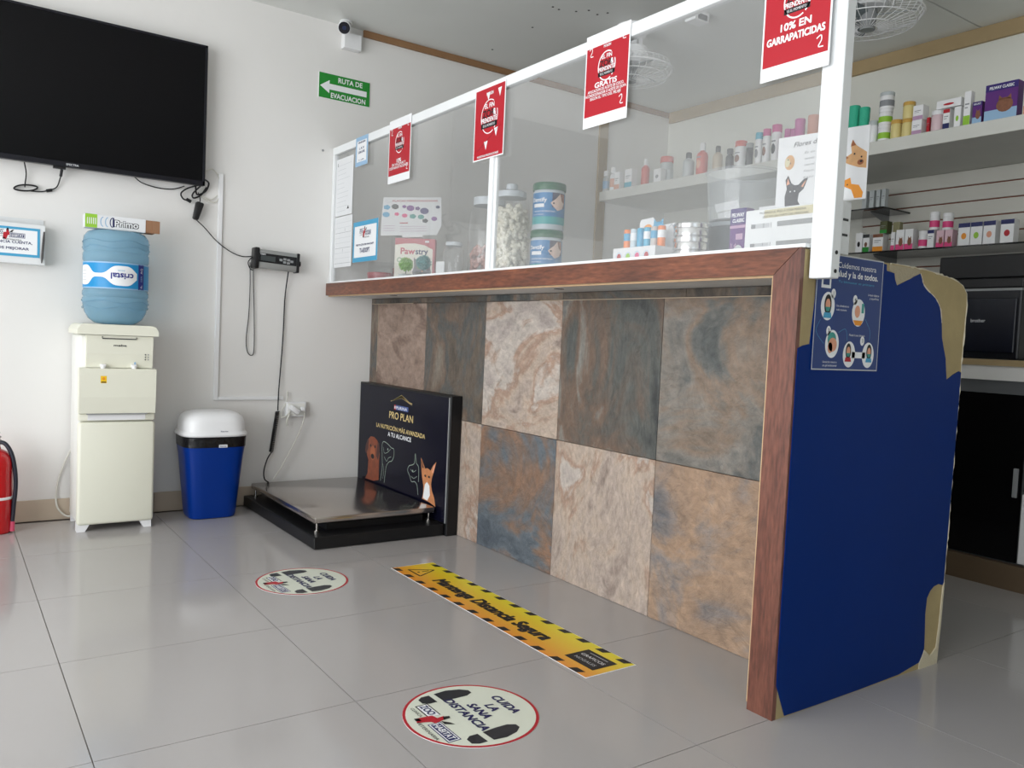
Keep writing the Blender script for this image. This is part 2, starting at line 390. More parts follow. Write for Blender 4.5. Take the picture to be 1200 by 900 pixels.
# ---------------------------------------------------------------- reception counter
ct = thing('reception_counter', (0, -1.5, 0), 'reception counter faced with slate-look tiles, brown wood trim and a peeling blue end panel', 'counter')
MB().box(.012, .10, -2.955, -.002, 0, 1.128).build('core', GROUT, ct)
MB().box(-.258, .50, -2.955, -.002, 1.128, 1.186).build('countertop', M('painted_underside', (206,206,206), .5, bump=.05), ct)
MB().box(-.262, -.255, -2.957, -.002, 1.122, 1.130).build('worn_edge', EDGEW, ct)
pal = {
 'dk': ([(60,62,62), (88,90,86), (102,90,80), (114,94,80), (130,126,118), (84,88,90)], [.36,.44,.50,.55,.60,.68]),
 'olive': ([(70,66,60), (106,94,82), (88,90,88), (116,98,84), (134,126,114)], [.36,.45,.51,.57,.66]),
 'lt': ([(140,124,114), (178,162,150), (184,166,150), (164,136,118), (192,182,172), (170,158,152)], [.34,.42,.49,.54,.59,.68]),
 'pk': ([(106,88,78), (148,126,112), (160,138,124), (122,100,88), (172,152,138)], [.35,.43,.5,.56,.66]),
 'bl': ([(82,90,98), (102,110,116), (124,106,94), (142,110,88), (106,112,116), (84,94,104)], [.36,.44,.50,.55,.60,.68]),
 'gr': ([(72,78,78), (104,104,100), (132,114,98), (128,122,114), (92,94,92), (118,112,104)], [.36,.43,.49,.55,.61,.68]),
 'rs': ([(92,96,102), (132,122,116), (152,128,108), (164,136,112), (144,130,120), (104,106,112)], [.36,.43,.49,.55,.61,.68])}
def slate(y0, y1, z0, z1, p, seed):
    cols, ps = pal[p]; random.seed(seed)
    st = (1, 1.5, .9) if seed % 2 else (1, .9, 1.3)
    m = slate_mat('slate_tile_%d' % seed, cols, ps, 2.0 if p != 'lt' else 2.6, st, (seed*1.7, seed*2.3, seed*.9), (seed % 5)*.35-.7)
    MB().box(0, .012, y0+.001, y1-.001, z0+.001, z1-.001, .0012, 1).build('tile', m, ct)
cols_y = [0, -.094, -.646, -1.198, -1.75, -2.302, -2.854, -2.954]
for k, (pt, pb) in enumerate([('olive','pk'), ('pk','pk'), ('olive','lt'), ('lt','bl'), ('dk','lt'), ('gr','rs'), ('gr','rs')]):
    if k == 6: pass
    slate(cols_y[k+1], cols_y[k], .5447, 1.097, pt, 11+k if k < 6 else 16)
    slate(cols_y[k+1], cols_y[k], 0, .5447, pb, 31+k if k < 6 else 36)
for k, (a, b, p) in enumerate([(0,-.646,'olive'), (-.646,-1.198,'olive'), (-1.198,-1.75,'gr'), (-1.75,-2.40,'olive'), (-2.40,-2.954,'olive')]):
    slate(b, a, 1.0985, 1.127, p, 51+k)
PGR = M('pale_grout', (180,164,144), .8)
for q in ((-2.954,-1.6,1.0955,1.0985), (-.5,0,1.0955,1.0985), (-.0955,-.0925,.72,1.095)): MB().box(-.0012, .002, q[0], q[1], q[2], q[3]).build('grout_line', PGR, ct)
# end wall core with rounded corner
cor = [(-.262,0), (.512,0), (.524,.25), (.53,.8), (.536,1.02), (.54,1.10), (.532,1.135), (.505,1.158), (.45,1.172), (.30,1.186), (-.262,1.190)]
MB().prism(cor, 'y', -3.036, -2.957).build('end_wall', TANB, ct)
lam = [(-.228,.004), (-.24,.03), (-.267,.089), (-.2685,.129), (-.2685,.945), (-.25,.952), (-.222,.957), (-.2,1.188), (.093,1.183), (.095,1.166), (.133,1.162), (.138,1.146), (.15,1.1295), (.168,1.136), (.21,1.151), (.232,1.161), (.266,1.172), (.276,1.158), (.284,1.144), (.31,1.128), (.346,1.113), (.368,1.098), (.386,1.078), (.398,1.04), (.405,.997), (.42,.965), (.435,.935), (.442,.90), (.449,.872), (.466,.879), (.485,.888), (.517,.899), (.531,.895), (.527,.6), (.52,.25), (.514,.243), (.49,.25), (.464,.246), (.445,.235), (.429,.215), (.426,.166), (.431,.11), (.434,.06), (.425,.04), (.41,.021), (.3,.006), (.1,.003), (-.1,.003)]
MB().prism(lam, 'y', -3.0385, -3.036).build('laminate_sheet', BLUE, ct)
MB().prism([(.412,.0), (.412,.02), (.434,.055), (.47,.03), (.503,.05), (.511,.12), (.517,.235), (.5235,.25), (.520,.12), (.512,0)], 'y', -3.040, -3.036).build('chipped_plaster', M('chipped_plaster', (206,196,170), .8, bump=.5, bs=60), ct)
MB().prism([(.108,1.1845), (.110,1.167), (.130,1.163), (.150,1.1305), (.185,1.144), (.21,1.1515), (.24,1.163), (.262,1.1712), (.262,1.1835)], 'y', -3.0375, -3.036).build('torn_backing', M('torn_paper_backing', (176,164,138), .85, bump=.5, bs=80), ct)
random.seed(21)
PLE = M('chipped_plaster_edge', (212,204,182), .85, bump=.6, bs=70)
edge = [(.5125,.02), (.517,.12), (.5245,.25), (.528,.5), (.531,.8), (.536,1.02), (.540,1.10), (.533,1.134), (.506,1.157), (.45,1.171), (.37,1.179), (.30,1.185), (.2,1.187), (.1,1.188)]
ep = []
for (a0, b0), (a1, b1) in zip(edge, edge[1:]):
    n_ = max(1, int(math.hypot(a1-a0, b1-b0)/.012))
    for i in range(n_): t = i/n_; ep.append((a0+(a1-a0)*t+random.uniform(-.0012,.0012), -3.0365, b0+(b1-b0)*t+random.uniform(-.0012,.0012)))
MB().tube(ep, [random.choice((.0007, .0012, .002, .0032)) for _ in ep], 6).build('chipped_edge', PLE, ct)
te = [(.266,1.172), (.276,1.158), (.284,1.144), (.31,1.128), (.346,1.113), (.368,1.098), (.386,1.078), (.398,1.04)]
MB().tube([(x_, -3.0383, z_) for x_, z_ in spl0(te)], [random.choice((.0008, .0016, .0024)) for _ in spl0(te)], 6).build('torn_edge', PLE, ct)
rail = MB().prism([(-3.030,1.193), (-.001,1.193), (-.001,1.128), (-2.957,1.128)], 'x', -.277, -.262)
rail.build('wood_rail', WOOD, ct)
MB().prism([(-3.036,0), (-2.957,0), (-2.957,1.126), (-3.032,1.193), (-3.036,1.193)], 'x', -.277, -.262).build('wood_post', WOODV, ct)
MB().box(-.2772, -.27, -2.9572, -2.9545, .02, 1.12).build('worn_edge', EDGEW, ct)
for y in (-.55, -1.9): MB().cyl((-.14,y,1.1265), (-.14,y,1.1285), .019, n=12).build('filler_mark', DGREY, ct)
# ---------------------------------------------------------------- screen frame
fr = thing('counter_screen', (-.25, -1.5, 1.193), 'white aluminium framed clear sneeze screen standing on the counter front edge', 'screen')
MB().box(-.268, -.225, -3.04, -.002, 1.1935, 1.203).build('sill', ALU, fr)
MB().box(-.262, -.232, -3.04, -.002, 1.886, 1.926, .002, 1).build('top_rail', ALU, fr)
MB().box(-.262, -.236, -.026, -.001, 1.203, 1.886, .002, 1).build('upright', ALU, fr)
MB().box(-.262, -.236, -1.606, -1.578, 1.203, 1.886, .002, 1).box(-.252, -.240, -1.622, -1.606, 1.203, 1.886).build('upright', ALU, fr)
p_ = MB().box(-.250, -.215, -3.102, -3.041, 1.118, 1.93, .002, 1).build('upright', ALU, fr)
for z in (1.18, 1.135): MB().cyl((-.232, -3.1035, z), (-.232, -3.1015, z), .005, n=10).build('screw', BLACK, p_)
MB().box(-.248, -.244, -1.578, -.026, 1.203, 1.886).build('pane', GLASS, fr)
MB().box(-.248, -.244, -3.04, -1.622, 1.203, 1.886).build('pane', GLASS, fr)
# posters taped on the screen (all face the waiting area)
def poster(y1, y0, z0, z1, label, body, name='promo_poster', xf=-.2645, cat='poster', base=PW, zoff=0):
    o = MB().box(xf-.0008, xf, y0, y1, z0, z1).build(name, base, loc=(xf, (y0+y1)/2, z0)); tag(o, label, cat, 'promotion posters on the screen' if name == 'promo_poster' else None)
    p = Print(face_x(xf-.0008)); body(p, -y1, z0, y1-y0, z1-z0); p.build(o); return o
def promo(lines, margin_t, margin_b, kind=0, cir=(.62,.16)):
    def f(p, a, b, W, H):
        m = .005
        p.rect(a+m, b+margin_b, a+W-m, b+H-margin_t, PRED, 0)
        cx = a+W*.5; cyy = b+H*cir[0]; r = W*cir[1]*1.25
        p.arc(cx, cyy, r, r*1.12, .004, PW, 1, 60, 300); p.arc(cx, cyy, r, r*1.12, .004, PW, 1, -50, 20)
        p.rect(cx-r*.95, cyy-r*.72, cx+r*.95, cyy-r*.38, PK, 1)
        p.text('EL FIN', cx, cyy+r*.72, r*.30, PW, bold=1, lay=3)
        p.text('ZOR', cx-r*.1, cyy+r*.22, r*.46, PK, bold=1, lay=3); p.text('&', cx+r*.62, cyy+r*.22, r*.42, PW, bold=1, lay=3)
        p.text('PRENDENTE', cx, cyy-r*.2, r*.30, PW, bold=1, w=r*1.8, lay=4)
        p.text('ES EL MOMENTO', cx, cyy-r*.55, r*.16, PW, w=r*1.4, lay=4)
        p.text('MI BUEN', cx, cyy+r*1.5, r*.2, PW, w=r*.8, bold=1, lay=3)
        for t, yy, h, w_ in lines: p.text(t, cx, b+H*yy, H*h, PW, w=W*w_, bold=1.6 if h > .05 else .8, lay=3)
        if kind == 0:
            for (qx, qy) in ((.13,.80), (.86,.87), (.86,.2)):
                X, Y = a+W*qx, b+H*qy; p.line(spl2([(X-.01,Y+.012), (X+.002,Y+.018), (X+.004,Y+.006), (X-.004,Y-.008), (X+.01,Y-.01)]), .003, PW, 1)
        else:
            for (qx, qy) in ((.45,.87), (.82,.88), (.74,.35), (.42,.2)):
                X, Y = a+W*qx, b+H*qy; p.poly([(X-.014,Y+.012), (X+.012,Y+.014), (X+.001,Y-.02)], PW, 1)
            p.line([(a+W*.15,b+H*.14), (a+W*.88,b+H*.42)], .0015, PK, 1)
    return f
def spl2(pts): return [(v[0], v[1]) for v in spline([(a, b, 0) for a, b in pts], 4)]
poster(-.697, -.918, 1.642, 1.935, 'narrow red promo poster second from the wall, 10% on vaccines, hanging from screen top rail', promo([('10%',.34,.055,.2), ('EN VACUNAS Y',.285,.04,.62), ('DESPARASITACIONES',.235,.04,.85)], .04, .035))
poster(-1.463, -1.678, 1.632, 1.911, 'red poster with white bunting triangles hanging above the middle upright of the screen', promo([('NUESTRAS PROMOCIONES',.05,.03,.7)], .005, .005, 1, (.58,.22)))
poster(-2.148, -2.360, 1.638, 1.936, 'red GRATIS poster hanging between the middle and right uprights of the screen', promo([('GRATIS',.44,.055,.5), ('APLICACIÓN DE ACEITE DE COCO,',.385,.03,.82), ('ACONDICIONADOR O ACEITE DE OLIVA',.345,.03,.92), ('SEGÚN EL TIPO DEL PELAJE',.305,.03,.7)], .042, .035))
poster(-2.868, -3.070, 1.626, 1.923, 'large-looking red 10% EN GARRAPATICIDAS poster beside the thick white end upright', promo([('10% EN',.42,.06,.44), ('GARRAPATICIDAS',.325,.06,.84)], .042, .035), xf=-.2635)
def bluecard(lines, m=.012, col=PBLUE, logo=True):
    def f(p, a, b, W, H):
        p.rect(a, b, a+W, b+H, col, 0); p.rect(a+m, b+m*1.3, a+W-m, b+H-m*1.3, PW, 1)
        if logo: logo_print(p, a+W*.5, b+H*.72, W*.45)
        for t, yy, h, w_ in lines: p.text(t, a+W*.5, b+H*yy, H*h, PNAVY, w=W*w_, bold=1, lay=4)
    return f
def logo_print(p, cx, cy_, W, up=1, lay=2):
    """zoo habitat veterinary clinic mark: two outlined boxes and a red and black animal between"""
    h = W*.11
    p.rect(cx-W*.5, cy_-h*.2, cx-W*.16, cy_+h*1.4, PK, lay); p.rect(cx-W*.48, cy_-h*.05, cx-W*.16, cy_+h*1.25, PW, lay+1)
    p.rect(cx+W*.0, cy_-h*1.1, cx+W*.5, cy_+h*.5, PNAVY, lay); p.rect(cx+W*.015, cy_-h*.98, cx+W*.485, cy_+h*.38, PW, lay+1)
    p.rect(cx+W*.03, cy_-h*.85, cx+W*.47, cy_+h*.25, PNAVY, lay+2)
    p.text('ZOO', cx-W*.33, cy_+h*.62, h*.9, PNAVY, w=W*.26, bold=1, lay=lay+4); p.text('HABITAT', cx+W*.25, cy_-h*.3, h*.75, PW, w=W*.4, bold=1, lay=lay+4)
    p.poly([(cx-W*.2,cy_-h*1.4), (cx-W*.1,cy_-h*1.9), (cx-W*.04,cy_-h*.4), (cx+W*.02,cy_-h*.2), (cx-W*.02,cy_+h*1.2), (cx-W*.1,cy_+h*1.5), (cx-W*.09,cy_+h*.6), (cx-W*.18,cy_+h*.4)], PRED, lay+3)
    p.poly([(cx-W*.09,cy_+h*1.3), (cx-W*.07,cy_+h*2.0), (cx-W*.02,cy_+h*1.9), (cx-W*.01,cy_+h*1.0)], PK, lay+3)
    p.poly([(cx+W*.0,cy_+h*.6), (cx+W*.08,cy_+h*1.3), (cx+W*.15,cy_+h*1.6), (cx+W*.09,cy_+h*.6)], PK, lay+3)
    p.poly([(cx-W*.19,cy_-h*1.2), (cx-W*.21,cy_-h*1.7), (cx-W*.14,cy_-h*1.8), (cx-W*.11,cy_-h*1.2)], PK, lay+3)
    p.text('CLINICA', cx-W*.34, cy_-h*.75, h*.4, PK, w=W*.26, lay=lay+4); p.text('VETERINARIA', cx+W*.14, cy_-h*1.75, h*.42, PK, w=W*.5, lay=lay+4)
poster(-.311, -.457, 1.778, 1.925, 'small pale-blue bordered card over the top rail nearest the wall', bluecard([('TOMA EN CUENTA',.8,.06,.6), ('L A V',.6,.08,.4), ('LUN A VIE',.47,.08,.5), ('9 - 6 PM',.2,.05,.4)], .016, PBLUEL, False), 'notice_card', -.2635, 'notice')
poster(-.280, -.576, 1.294, 1.500, 'bright blue bordered notice card with clinic logo taped low on the screen', bluecard([('PIDE TU CITA POR WHATSAPP',.42,.045,.7), ('TI-ADOPT',.28,.11,.4)], .018), 'notice_card', -.2485, 'notice')
def handnotes(p, a, b, W, H):
    random.seed(3)
    for i in range(11):
        yy = b+H*(.08+.08*i); p.line([(a+W*.1, yy), (a+W*(.5+.4*random.random()), yy+.002)], .0018, PLG, 0)
    p.line([(a+W*.1, b+H*.93), (a+W*.1, b+H*.87)], .004, PK, 0); p.poly([(a+W*.7,b+H*.1), (a+W*.82,b+H*.1), (a+W*.77,b+H*.16)], PK, 0)
poster(-.030, -.252, 1.553, 1.858, 'upper white paper sheet with faint handwriting at the wall end of the screen', handnotes, 'paper_notice', -.2485, 'paper', PPAPER)
def form(p, a, b, W, H):
    for i in range(9):
        yy = b+H*(.08+.1*i); p.line([(a+W*.05, yy), (a+W*.95, yy)], .0015, PLG if i % 3 else PG, 0)
    p.line([(a+W*.5,b+H*.3), (a+W*.5,b+H*.36)], .003, PG, 0); p.line([(a+W*.6,b+H*.7), (a+W*.6,b+H*.76)], .003, PG, 0)
poster(-.032, -.262, 1.278, 1.548, 'lower white ruled form sheet at the wall end of the screen', form, 'paper_notice', -.2485, 'paper', PPAPER)
# covid poster on the blue panel
o = MB().box(-.215, .075, -3.0405, -3.0392, .893, 1.188).build('health_poster', BLUE, loc=(-.07,-3.04,.893)); tag(o, 'dark blue illustrated health poster in a clear sleeve on the end panel', 'poster')
PB2 = M('poster_blue', (14,52,118), .3, var=0)
p = Print(face_y(-3.0405)); p.rect(-.215, .893, .075, 1.188, PLG, 0); p.rect(-.212, .896, .072, 1.185, PB2, 1)
p.text('Cuidemos nuestra', -.045, 1.163, .0145, PW, w=.17, lay=3); p.text('salud y la de todos.', -.045, 1.141, .0155, PW, w=.19, bold=1, lay=3); p.text('Tu bienestar es primero', -.045, 1.121, .006, PBLUE, w=.16, lay=3)
p.rect(-.195, 1.10, -.155, 1.165, PW, 2); p.rect(-.188, 1.108, -.162, 1.158, PB2, 3)
for (cx, cy_, n) in ((-.163,1.055,'1'), (-.028,1.045,'4'), (-.135,.96,'2')):
    p.ell(cx, cy_, .029, .036, PW, 2); p.ell(cx+(.021 if n == '1' else -.018), cy_+.033, .0095, .0125, PW, 2); p.text(n, cx+(.021 if n == '1' else -.018), cy_+.034, .010, PK, lay=5)
for cx in (-.058, .028): p.ell(cx, .935, .027, .034, PW, 2)
p.rect(-.045, .926, .015, .942, PW, 2); p.ell(-.002, .972, .0095, .0125, PW, 2); p.text('3', -.002, .973, .010, PK, lay=5)
def lady(cx, cy_, shirt, k=1):
    p.ell(cx, cy_+.004*k, .015*k, .026*k, PK, 3); p.ell(cx, cy_+.004*k, .010*k, .015*k, PSKIN, 4); p.poly([(cx-.011*k,cy_-.002*k), (cx+.011*k,cy_-.002*k), (cx+.006*k,cy_-.013*k), (cx-.006*k,cy_-.013*k)], PTEAL, 5); p.poly([(cx-.018*k,cy_-.03*k), (cx-.014*k,cy_-.016*k), (cx+.014*k,cy_-.016*k), (cx+.018*k,cy_-.03*k)], shirt, 4)
lady(-.163, 1.055, PBLUE); lady(-.062, .94, PRED, .8); lady(.032, .94, PBLUE, .8)
p.ell(-.033, 1.048, .012, .016, PSKIN, 3); p.rect(-.015, 1.045, -.004, 1.07, PTEAL, 3); p.poly([(-.05,1.025), (-.006,1.025), (-.015,1.012), (-.04,1.012)], PORG, 3)
p.ell(-.137, .972, .018, .018, PTEAL, 3); p.ell(-.133, .958, .018, .018, PSKIN, 4); p.ell(-.143, .95, .010, .014, PSKIN, 4)
for t, x_, z_, w_ in (('Usa cubrebocas en', -.1, 1.059, .055), ('todo momento', -.104, 1.049, .045), ('Limpia objetos', .036, 1.095, .05), ('y superficies', .04, 1.086, .042), ('Lávate las manos o', -.14, .914, .06), ('usa gel antibacterial', -.14, .905, .06), ('Mantén la sana distancia', -.028, .986, .07)): p.text(t, x_, z_, .0055, PW, w=w_, lay=3)
p.line(spl2([(-.19,1.02), (-.205,.99), (-.17,.96)]), .001, PBLUE, 2); p.line(spl2([(.005,1.03), (.03,1.0), (.03,.975)]), .001, PBLUE, 2); p.line(spl2([(-.11,.99), (-.08,1.0), (-.07,.97)]), .001, PBLUE, 2)
p.build(o)
# ---------------------------------------------------------------- television and cables
tv = thing('television', (-1.54, -.06, 1.95), 'large black flat television on the wall', 'television')
MB().box(-2.125, -.948, -.075, -.045, 1.617, 2.290, .004).build('housing', BLACK, tv)
MB().box(-1.9, -1.2, -.045, -.012, 1.75, 2.15, .004).build('rear_housing', BLACK, tv)
MB().box(-1.7, -1.4, -.012, -.002, 1.85, 2.05).build('wall_bracket', BLACKM, tv)
MB().box(-2.113, -.960, -.0765, -.0745, 1.640, 2.278).build('screen_panel', BLACKG, tv)
bz = MB().box(-2.125, -.948, -.079, -.0745, 1.617, 1.639, .001, 1).box(-2.125, -.948, -.079, -.0745, 2.279, 2.290, .001, 1).box(-2.125, -2.114, -.079, -.0745, 1.617, 2.29, .001, 1).box(-.959, -.948, -.079, -.0745, 1.617, 2.29, .001, 1).build('bezel', M('gloss_black_bezel', (14,14,24), .2), tv)
MB().box(-.9478, -.9468, -.077, -.068, 1.66, 2.26).build('edge_highlight_strip', CHROME, tv)  # bright metal sliver stands in for the silver highlight down the bezel side
p = Print(face_y(-.079)); p.text('SPECTRA', -1.525, 1.628, .009, PLG, w=.05, bold=1, lay=0); p.build(tv)
MB().box(-1.60, -1.55, -.07, -.05, 1.606, 1.618).build('sensor_pod', BLACK, tv)
def cable(name, runs, mat, label, cat='cable', group=None, extra=None):
    mb = MB()
    for pts, r in runs: mb.tube(spline(pts, 8), r, 8)
    if extra: extra(mb)
    o = mb.build(name, mat, smooth=True, loc=runs[0][0][0]); return tag(o, label, cat, group)
def coil(cx, y, cz, rx, rz, turns, tilt):
    return [(cx+rx*math.cos(t)+.002*math.sin(3*t), y-.004*math.sin(t*.7), cz+rz*math.sin(t)+tilt*math.cos(t)) for t in [2*PI*turns*i/(14*turns) for i in range(14*turns+1)]]
cable('looped_cable', [([(-1.709,-.04,1.617), (-1.700,-.02,1.575), (-1.703,-.015,1.53), (-1.704,-.012,1.512)], .0028), (coil(-1.700,-.014,1.510,.045,.013,3,.006), .0032), ([(-1.68,-.012,1.499), (-1.64,-.01,1.502), (-1.609,-.012,1.513), (-1.58,-.012,1.53), (-1.567,-.02,1.57), (-1.562,-.04,1.607)], .0028)], CORD, 'thin black cable bundled in a flat loop hanging under the television', extra=lambda mb: mb.cyl((-1.62,-.012,1.508), (-1.598,-.012,1.515), .007).cyl((-1.563,-.04,1.607), (-1.566,-.03,1.578), .006))
cable('sagging_cable', [([(-1.26,-.04,1.620), (-1.22,-.015,1.60), (-1.15,-.01,1.588), (-1.08,-.01,1.592), (-1.03,-.02,1.612)], .0026)], CORD, 'black cable sagging along the underside of the television')
cable('tangled_cables', [([(-.975,-.05,1.62), (-1.02,-.03,1.60), (-1.045,-.02,1.575), (-1.035,-.02,1.55), (-1.012,-.02,1.545)], .0038), ([(-.985,-.05,1.62), (-.97,-.02,1.58), (-.93,-.015,1.60), (-.915,-.02,1.64), (-.935,-.03,1.655)], .0042), ([(-.96,-.05,1.62), (-.99,-.02,1.58), (-.985,-.02,1.56), (-.95,-.015,1.58), (-.925,-.02,1.62)], .0042)], CORD, 'tangle of black cables at the lower right corner of the television', extra=lambda mb: mb.cyl((-1.02,-.02,1.55), (-.998,-.02,1.54), .008))
cable('pale_cable_loop', [([(-.93,-.03,1.70), (-.895,-.012,1.715), (-.865,-.01,1.68), (-.855,-.01,1.63), (-.862,-.01,1.575), (-.89,-.01,1.552), (-.94,-.012,1.565)], .003), ([(-.95,-.012,1.575), (-.90,-.01,1.565), (-.87,-.01,1.59)], .0025)], WCORD, 'off-white cable loop beside the television corner')
ad = thing('power_adapter', (-.975, -.02, 1.5), 'black power adapter hanging from its cord below the television corner', 'adapter')
MB(Matrix.Translation((-.968,-.03,1.497)) @ Matrix.Rotation(math.radians(14), 4, 'Y')).box(-.019, .019, -.02, .02, -.045, .045, .008, 2, .72).build('body', BLACK, ad, True)
MB().tube(spline([(-.975,-.03,1.455), (-.93,-.022,1.42), (-.87,-.022,1.36), (-.80,-.018,1.315), (-.74,-.012,1.297), (-.697,-.03,1.30)]), .0026, 8).build('cord', CORD, ad, True)
MB().tube(spline([(-.96,-.03,1.535), (-.955,-.02,1.56), (-.965,-.02,1.59)]), .0026, 8).build('cord', CORD, ad, True)
# ---------------------------------------------------------------- security camera, sign
cc = thing('security_camera', (-.25, 0, 2.55), 'white bullet security camera with black lens in the corner under the ceiling', 'camera')
d = Vector((-.35, -.85, -.42)).normalized(); c0 = Vector((-.262, -.10, 2.545))
MB().cyl((-.235,-.06,2.59), (-.235,-.06,2.578), .034, n=20).build('mount_plate', PLASTW, cc, True)
MB().tube([(-.235,-.06,2.58), (-.237,-.065,2.565), (-.245,-.07,2.553)], .014, 12).build('arm', PLASTW, cc, True)
MB().tube([c0-d*.065, c0-d*.06, c0-d*.03, c0+d*.03, c0+d*.048, c0+d*.05], [.016, .027, .031, .033, .033, .030], 24).build('camera_body', PLASTW, cc, True)
MB().tube([c0+d*.050, c0+d*.0535], [.030, .028], 24).build('lens_face', M('lens_face', (20,20,30), .15, var=0), cc, True)
MB().tube([c0+d*.0535, c0+d*.0545], [.011, .011], 16).build('lens', M('lens_blue', (30,40,70), .05, var=0), cc, True)
o = MB().box(-.235, -.135, -.045, 0, 2.462, 2.545, .003).build('junction_box', PLASTW, loc=(-.185,-.02,2.46)); tag(o, 'small white plastic junction box beside the security camera', 'junction box')
sg = MB().box(-.356, -.058, -.004, 0, 2.183, 2.318, .001, 1).build('evacuation_sign', PLASTW, loc=(-.2,0,2.18)); tag(sg, 'green evacuation route sign with white arrow on the wall', 'sign')
p = Print(face_y(-.004)); p.rect(-.354, 2.185, -.060, 2.316, PGREEN, 0)
p.poly([(-.348,2.247), (-.295,2.283), (-.295,2.264), (-.078,2.264), (-.078,2.234), (-.295,2.234), (-.295,2.213)], PW, 1)
p.text('RUTA DE', -.175, 2.292, .026, PW, w=.14, bold=1); p.text('EVACUACION', -.185, 2.206, .026, PW, w=.2, bold=1); p.build(sg)
MB().cyl((-.35,-.003,2.05), (-.35,0,2.05), .004, n=8)
sc_ = MB().cyl((-.32,-.004,1.905), (-.32,0,1.905), .006, n=10).build('wall_screw', GREY, loc=(-.32,0,1.905)); tag(sc_, 'small screw in the wall left of the screen top rail', 'screw')
# ---------------------------------------------------------------- suggestion box
sb = thing('suggestion_box', (-1.8, 0, 1.175), 'clear acrylic suggestion box with blue bordered sheet on the wall', 'suggestion box')
mb = MB().box(-1.97, -1.628, -.072, -.069, 1.172, 1.345).box(-1.97, -1.628, -.069, 0, 1.170, 1.174).box(-1.630, -1.627, -.07, 0, 1.172, 1.345).box(-1.97, -1.628, -.004, -.001, 1.172, 1.375).box(-1.97, -1.967, -.07, 0, 1.172, 1.345)
mb.build('acrylic_case', M('frosted_acrylic', (226,228,228), .25, var=.02), sb)
sh = MB().box(-1.95, -1.648, -.0736, -.0725, 1.200, 1.328).build('sheet', PPAPER, sb)
p = Print(face_y(-.0736)); p.rect(-1.95, 1.2, -1.648, 1.328, PBLUE, 0); p.rect(-1.94, 1.212, -1.658, 1.317, PW, 1); logo_print(p, -1.765, 1.295, .12)
p.text('TU EXPERIENCIA CUENTA,', -1.79, 1.262, .011, PNAVY, w=.225, bold=1, lay=3); p.text('QUEREMOS MEJORAR', -1.79, 1.235, .011, PNAVY, w=.2, bold=1, lay=3); p.build(sb)
o = MB().tube([(-1.641,-.08,1.178), (-1.640,-.08,1.20), (-1.634,-.075,1.285), (-1.632,-.074,1.318)], [.002, .005, .005, .003], 10).build('pen', M('pen_grey', (70,66,64), .3), smooth=True, loc=(-1.64,-.08,1.178)); tag(o, 'dark ballpoint pen clipped to the right end of the suggestion box', 'pen')
# ---------------------------------------------------------------- water dispenser
wc = thing('water_dispenser', (-1.36, -.17, 0), 'cream floor-standing water dispenser with a blue water bottle on top', 'water dispenser')
X0, X1 = -1.512, -1.207
MB().box(X0+.002, X1+.004, -.275, -.02, .030, .872, .012, 3).build('cabinet', CREAM2, wc, True)
MB().box(X0-.002, X1+.008, -.312, -.27, .030, .488, .014, 3).build('door', CREAM, wc, True)
mb = MB().box(X0-.001, X1+.006, -.306, -.27, .492, .526, .008, 2); mb.build('drip_tray_band', CREAM, wc, True)
MB().box(X0+.035, X1-.035, -.3075, -.305, .496, .520).build('drip_tray_front', PLASTW, wc)
MB().box(X0+.03, X1-.03, -.322, -.29, .5225, .5275).build('drip_grille', GREY, wc)
MB().prism([(-.295,.528), (-.325,.528), (-.334,.60), (-.334,.725), (-.30,.727), (-.282,.727), (-.282,.528)], 'x', X0-.003, X1+.003).build('splash_panel', CREAM, wc)
MB().prism([(-.275,.729), (-.296,.729), (-.305,.79), (-.309,.872), (-.27,.872)], 'x', X0+.026, X1-.008).build('tap_panel', CREAM, wc)
for x_ in (-1.420, -1.294): MB().cyl((x_,-.312,.738), (x_,-.312,.716), .012, .008, 14).box(x_-.011, x_+.011, -.32, -.29, .732, .745, .003).build('tap', PLASTW, wc, True)
MB().prism([(X0-.012,.874), (X0-.012,.895), (X0,.914), (X0+.012,.92), (X1-.012,.92), (X1,.914), (X1+.012,.895), (X1+.012,.874)], 'y', -.322, -.02).build('top_cover', CREAM, wc)
MB().tube([(-1.425,-.3105,.866), (-1.425,-.3125,.858), (-1.286,-.3125,.858), (-1.286,-.3105,.866)], .0022, 8).build('slot_line', DGREY, wc)
for x_ in (X0+.02, X1-.02):
    s_ = 1 if x_ < -1.36 else -1
    MB().prism([(x_-.02,0), (x_-.02,.038), (x_+.02+s_*.014,.038), (x_+s_*.012,0)] if s_ > 0 else [(x_+.02,0), (x_+.02,.038), (x_-.02-.014,.038), (x_-.012,0)], 'y', -.30, -.25).build('foot', PLASTW, wc)
    MB().box(x_-.015, x_+.015, -.06, -.03, 0, .038).build('foot', PLASTW, wc)
p = Print(face_y(-.308)); p.text('mabe', -1.352, .829, .0095, PK, w=.052, bold=1, lay=1)
for j in range(3):
    p.ell(-1.247, .79-.011*j, .003, .003, PK, 1, 10); p.ell(-1.235, .79-.011*j, .0022, .0035, PG, 1, 10)
p.ell(-1.290, .75, .004, .007, PBLUEL, 1, 12); p.build(wc)
p = Print(face_y(-.334)); p.rect(-1.432, .662, -1.408, .694, PYEL, 0); p.rect(-1.430, .664, -1.410, .669, PK, 1); p.ell(-1.420, .682, .006, .007, PORG, 1, 12); p.build(wc)
mb = MB().tube(spline([(-1.505,-.05,.325), (-1.515,-.03,.315), (-1.55,-.012,.21), (-1.565,-.018,.12), (-1.558,-.03,.06), (-1.525,-.03,.022), (-1.497,-.03,.02)]), .004, 8); mb.build('power_cord', WCORD, wc, True)
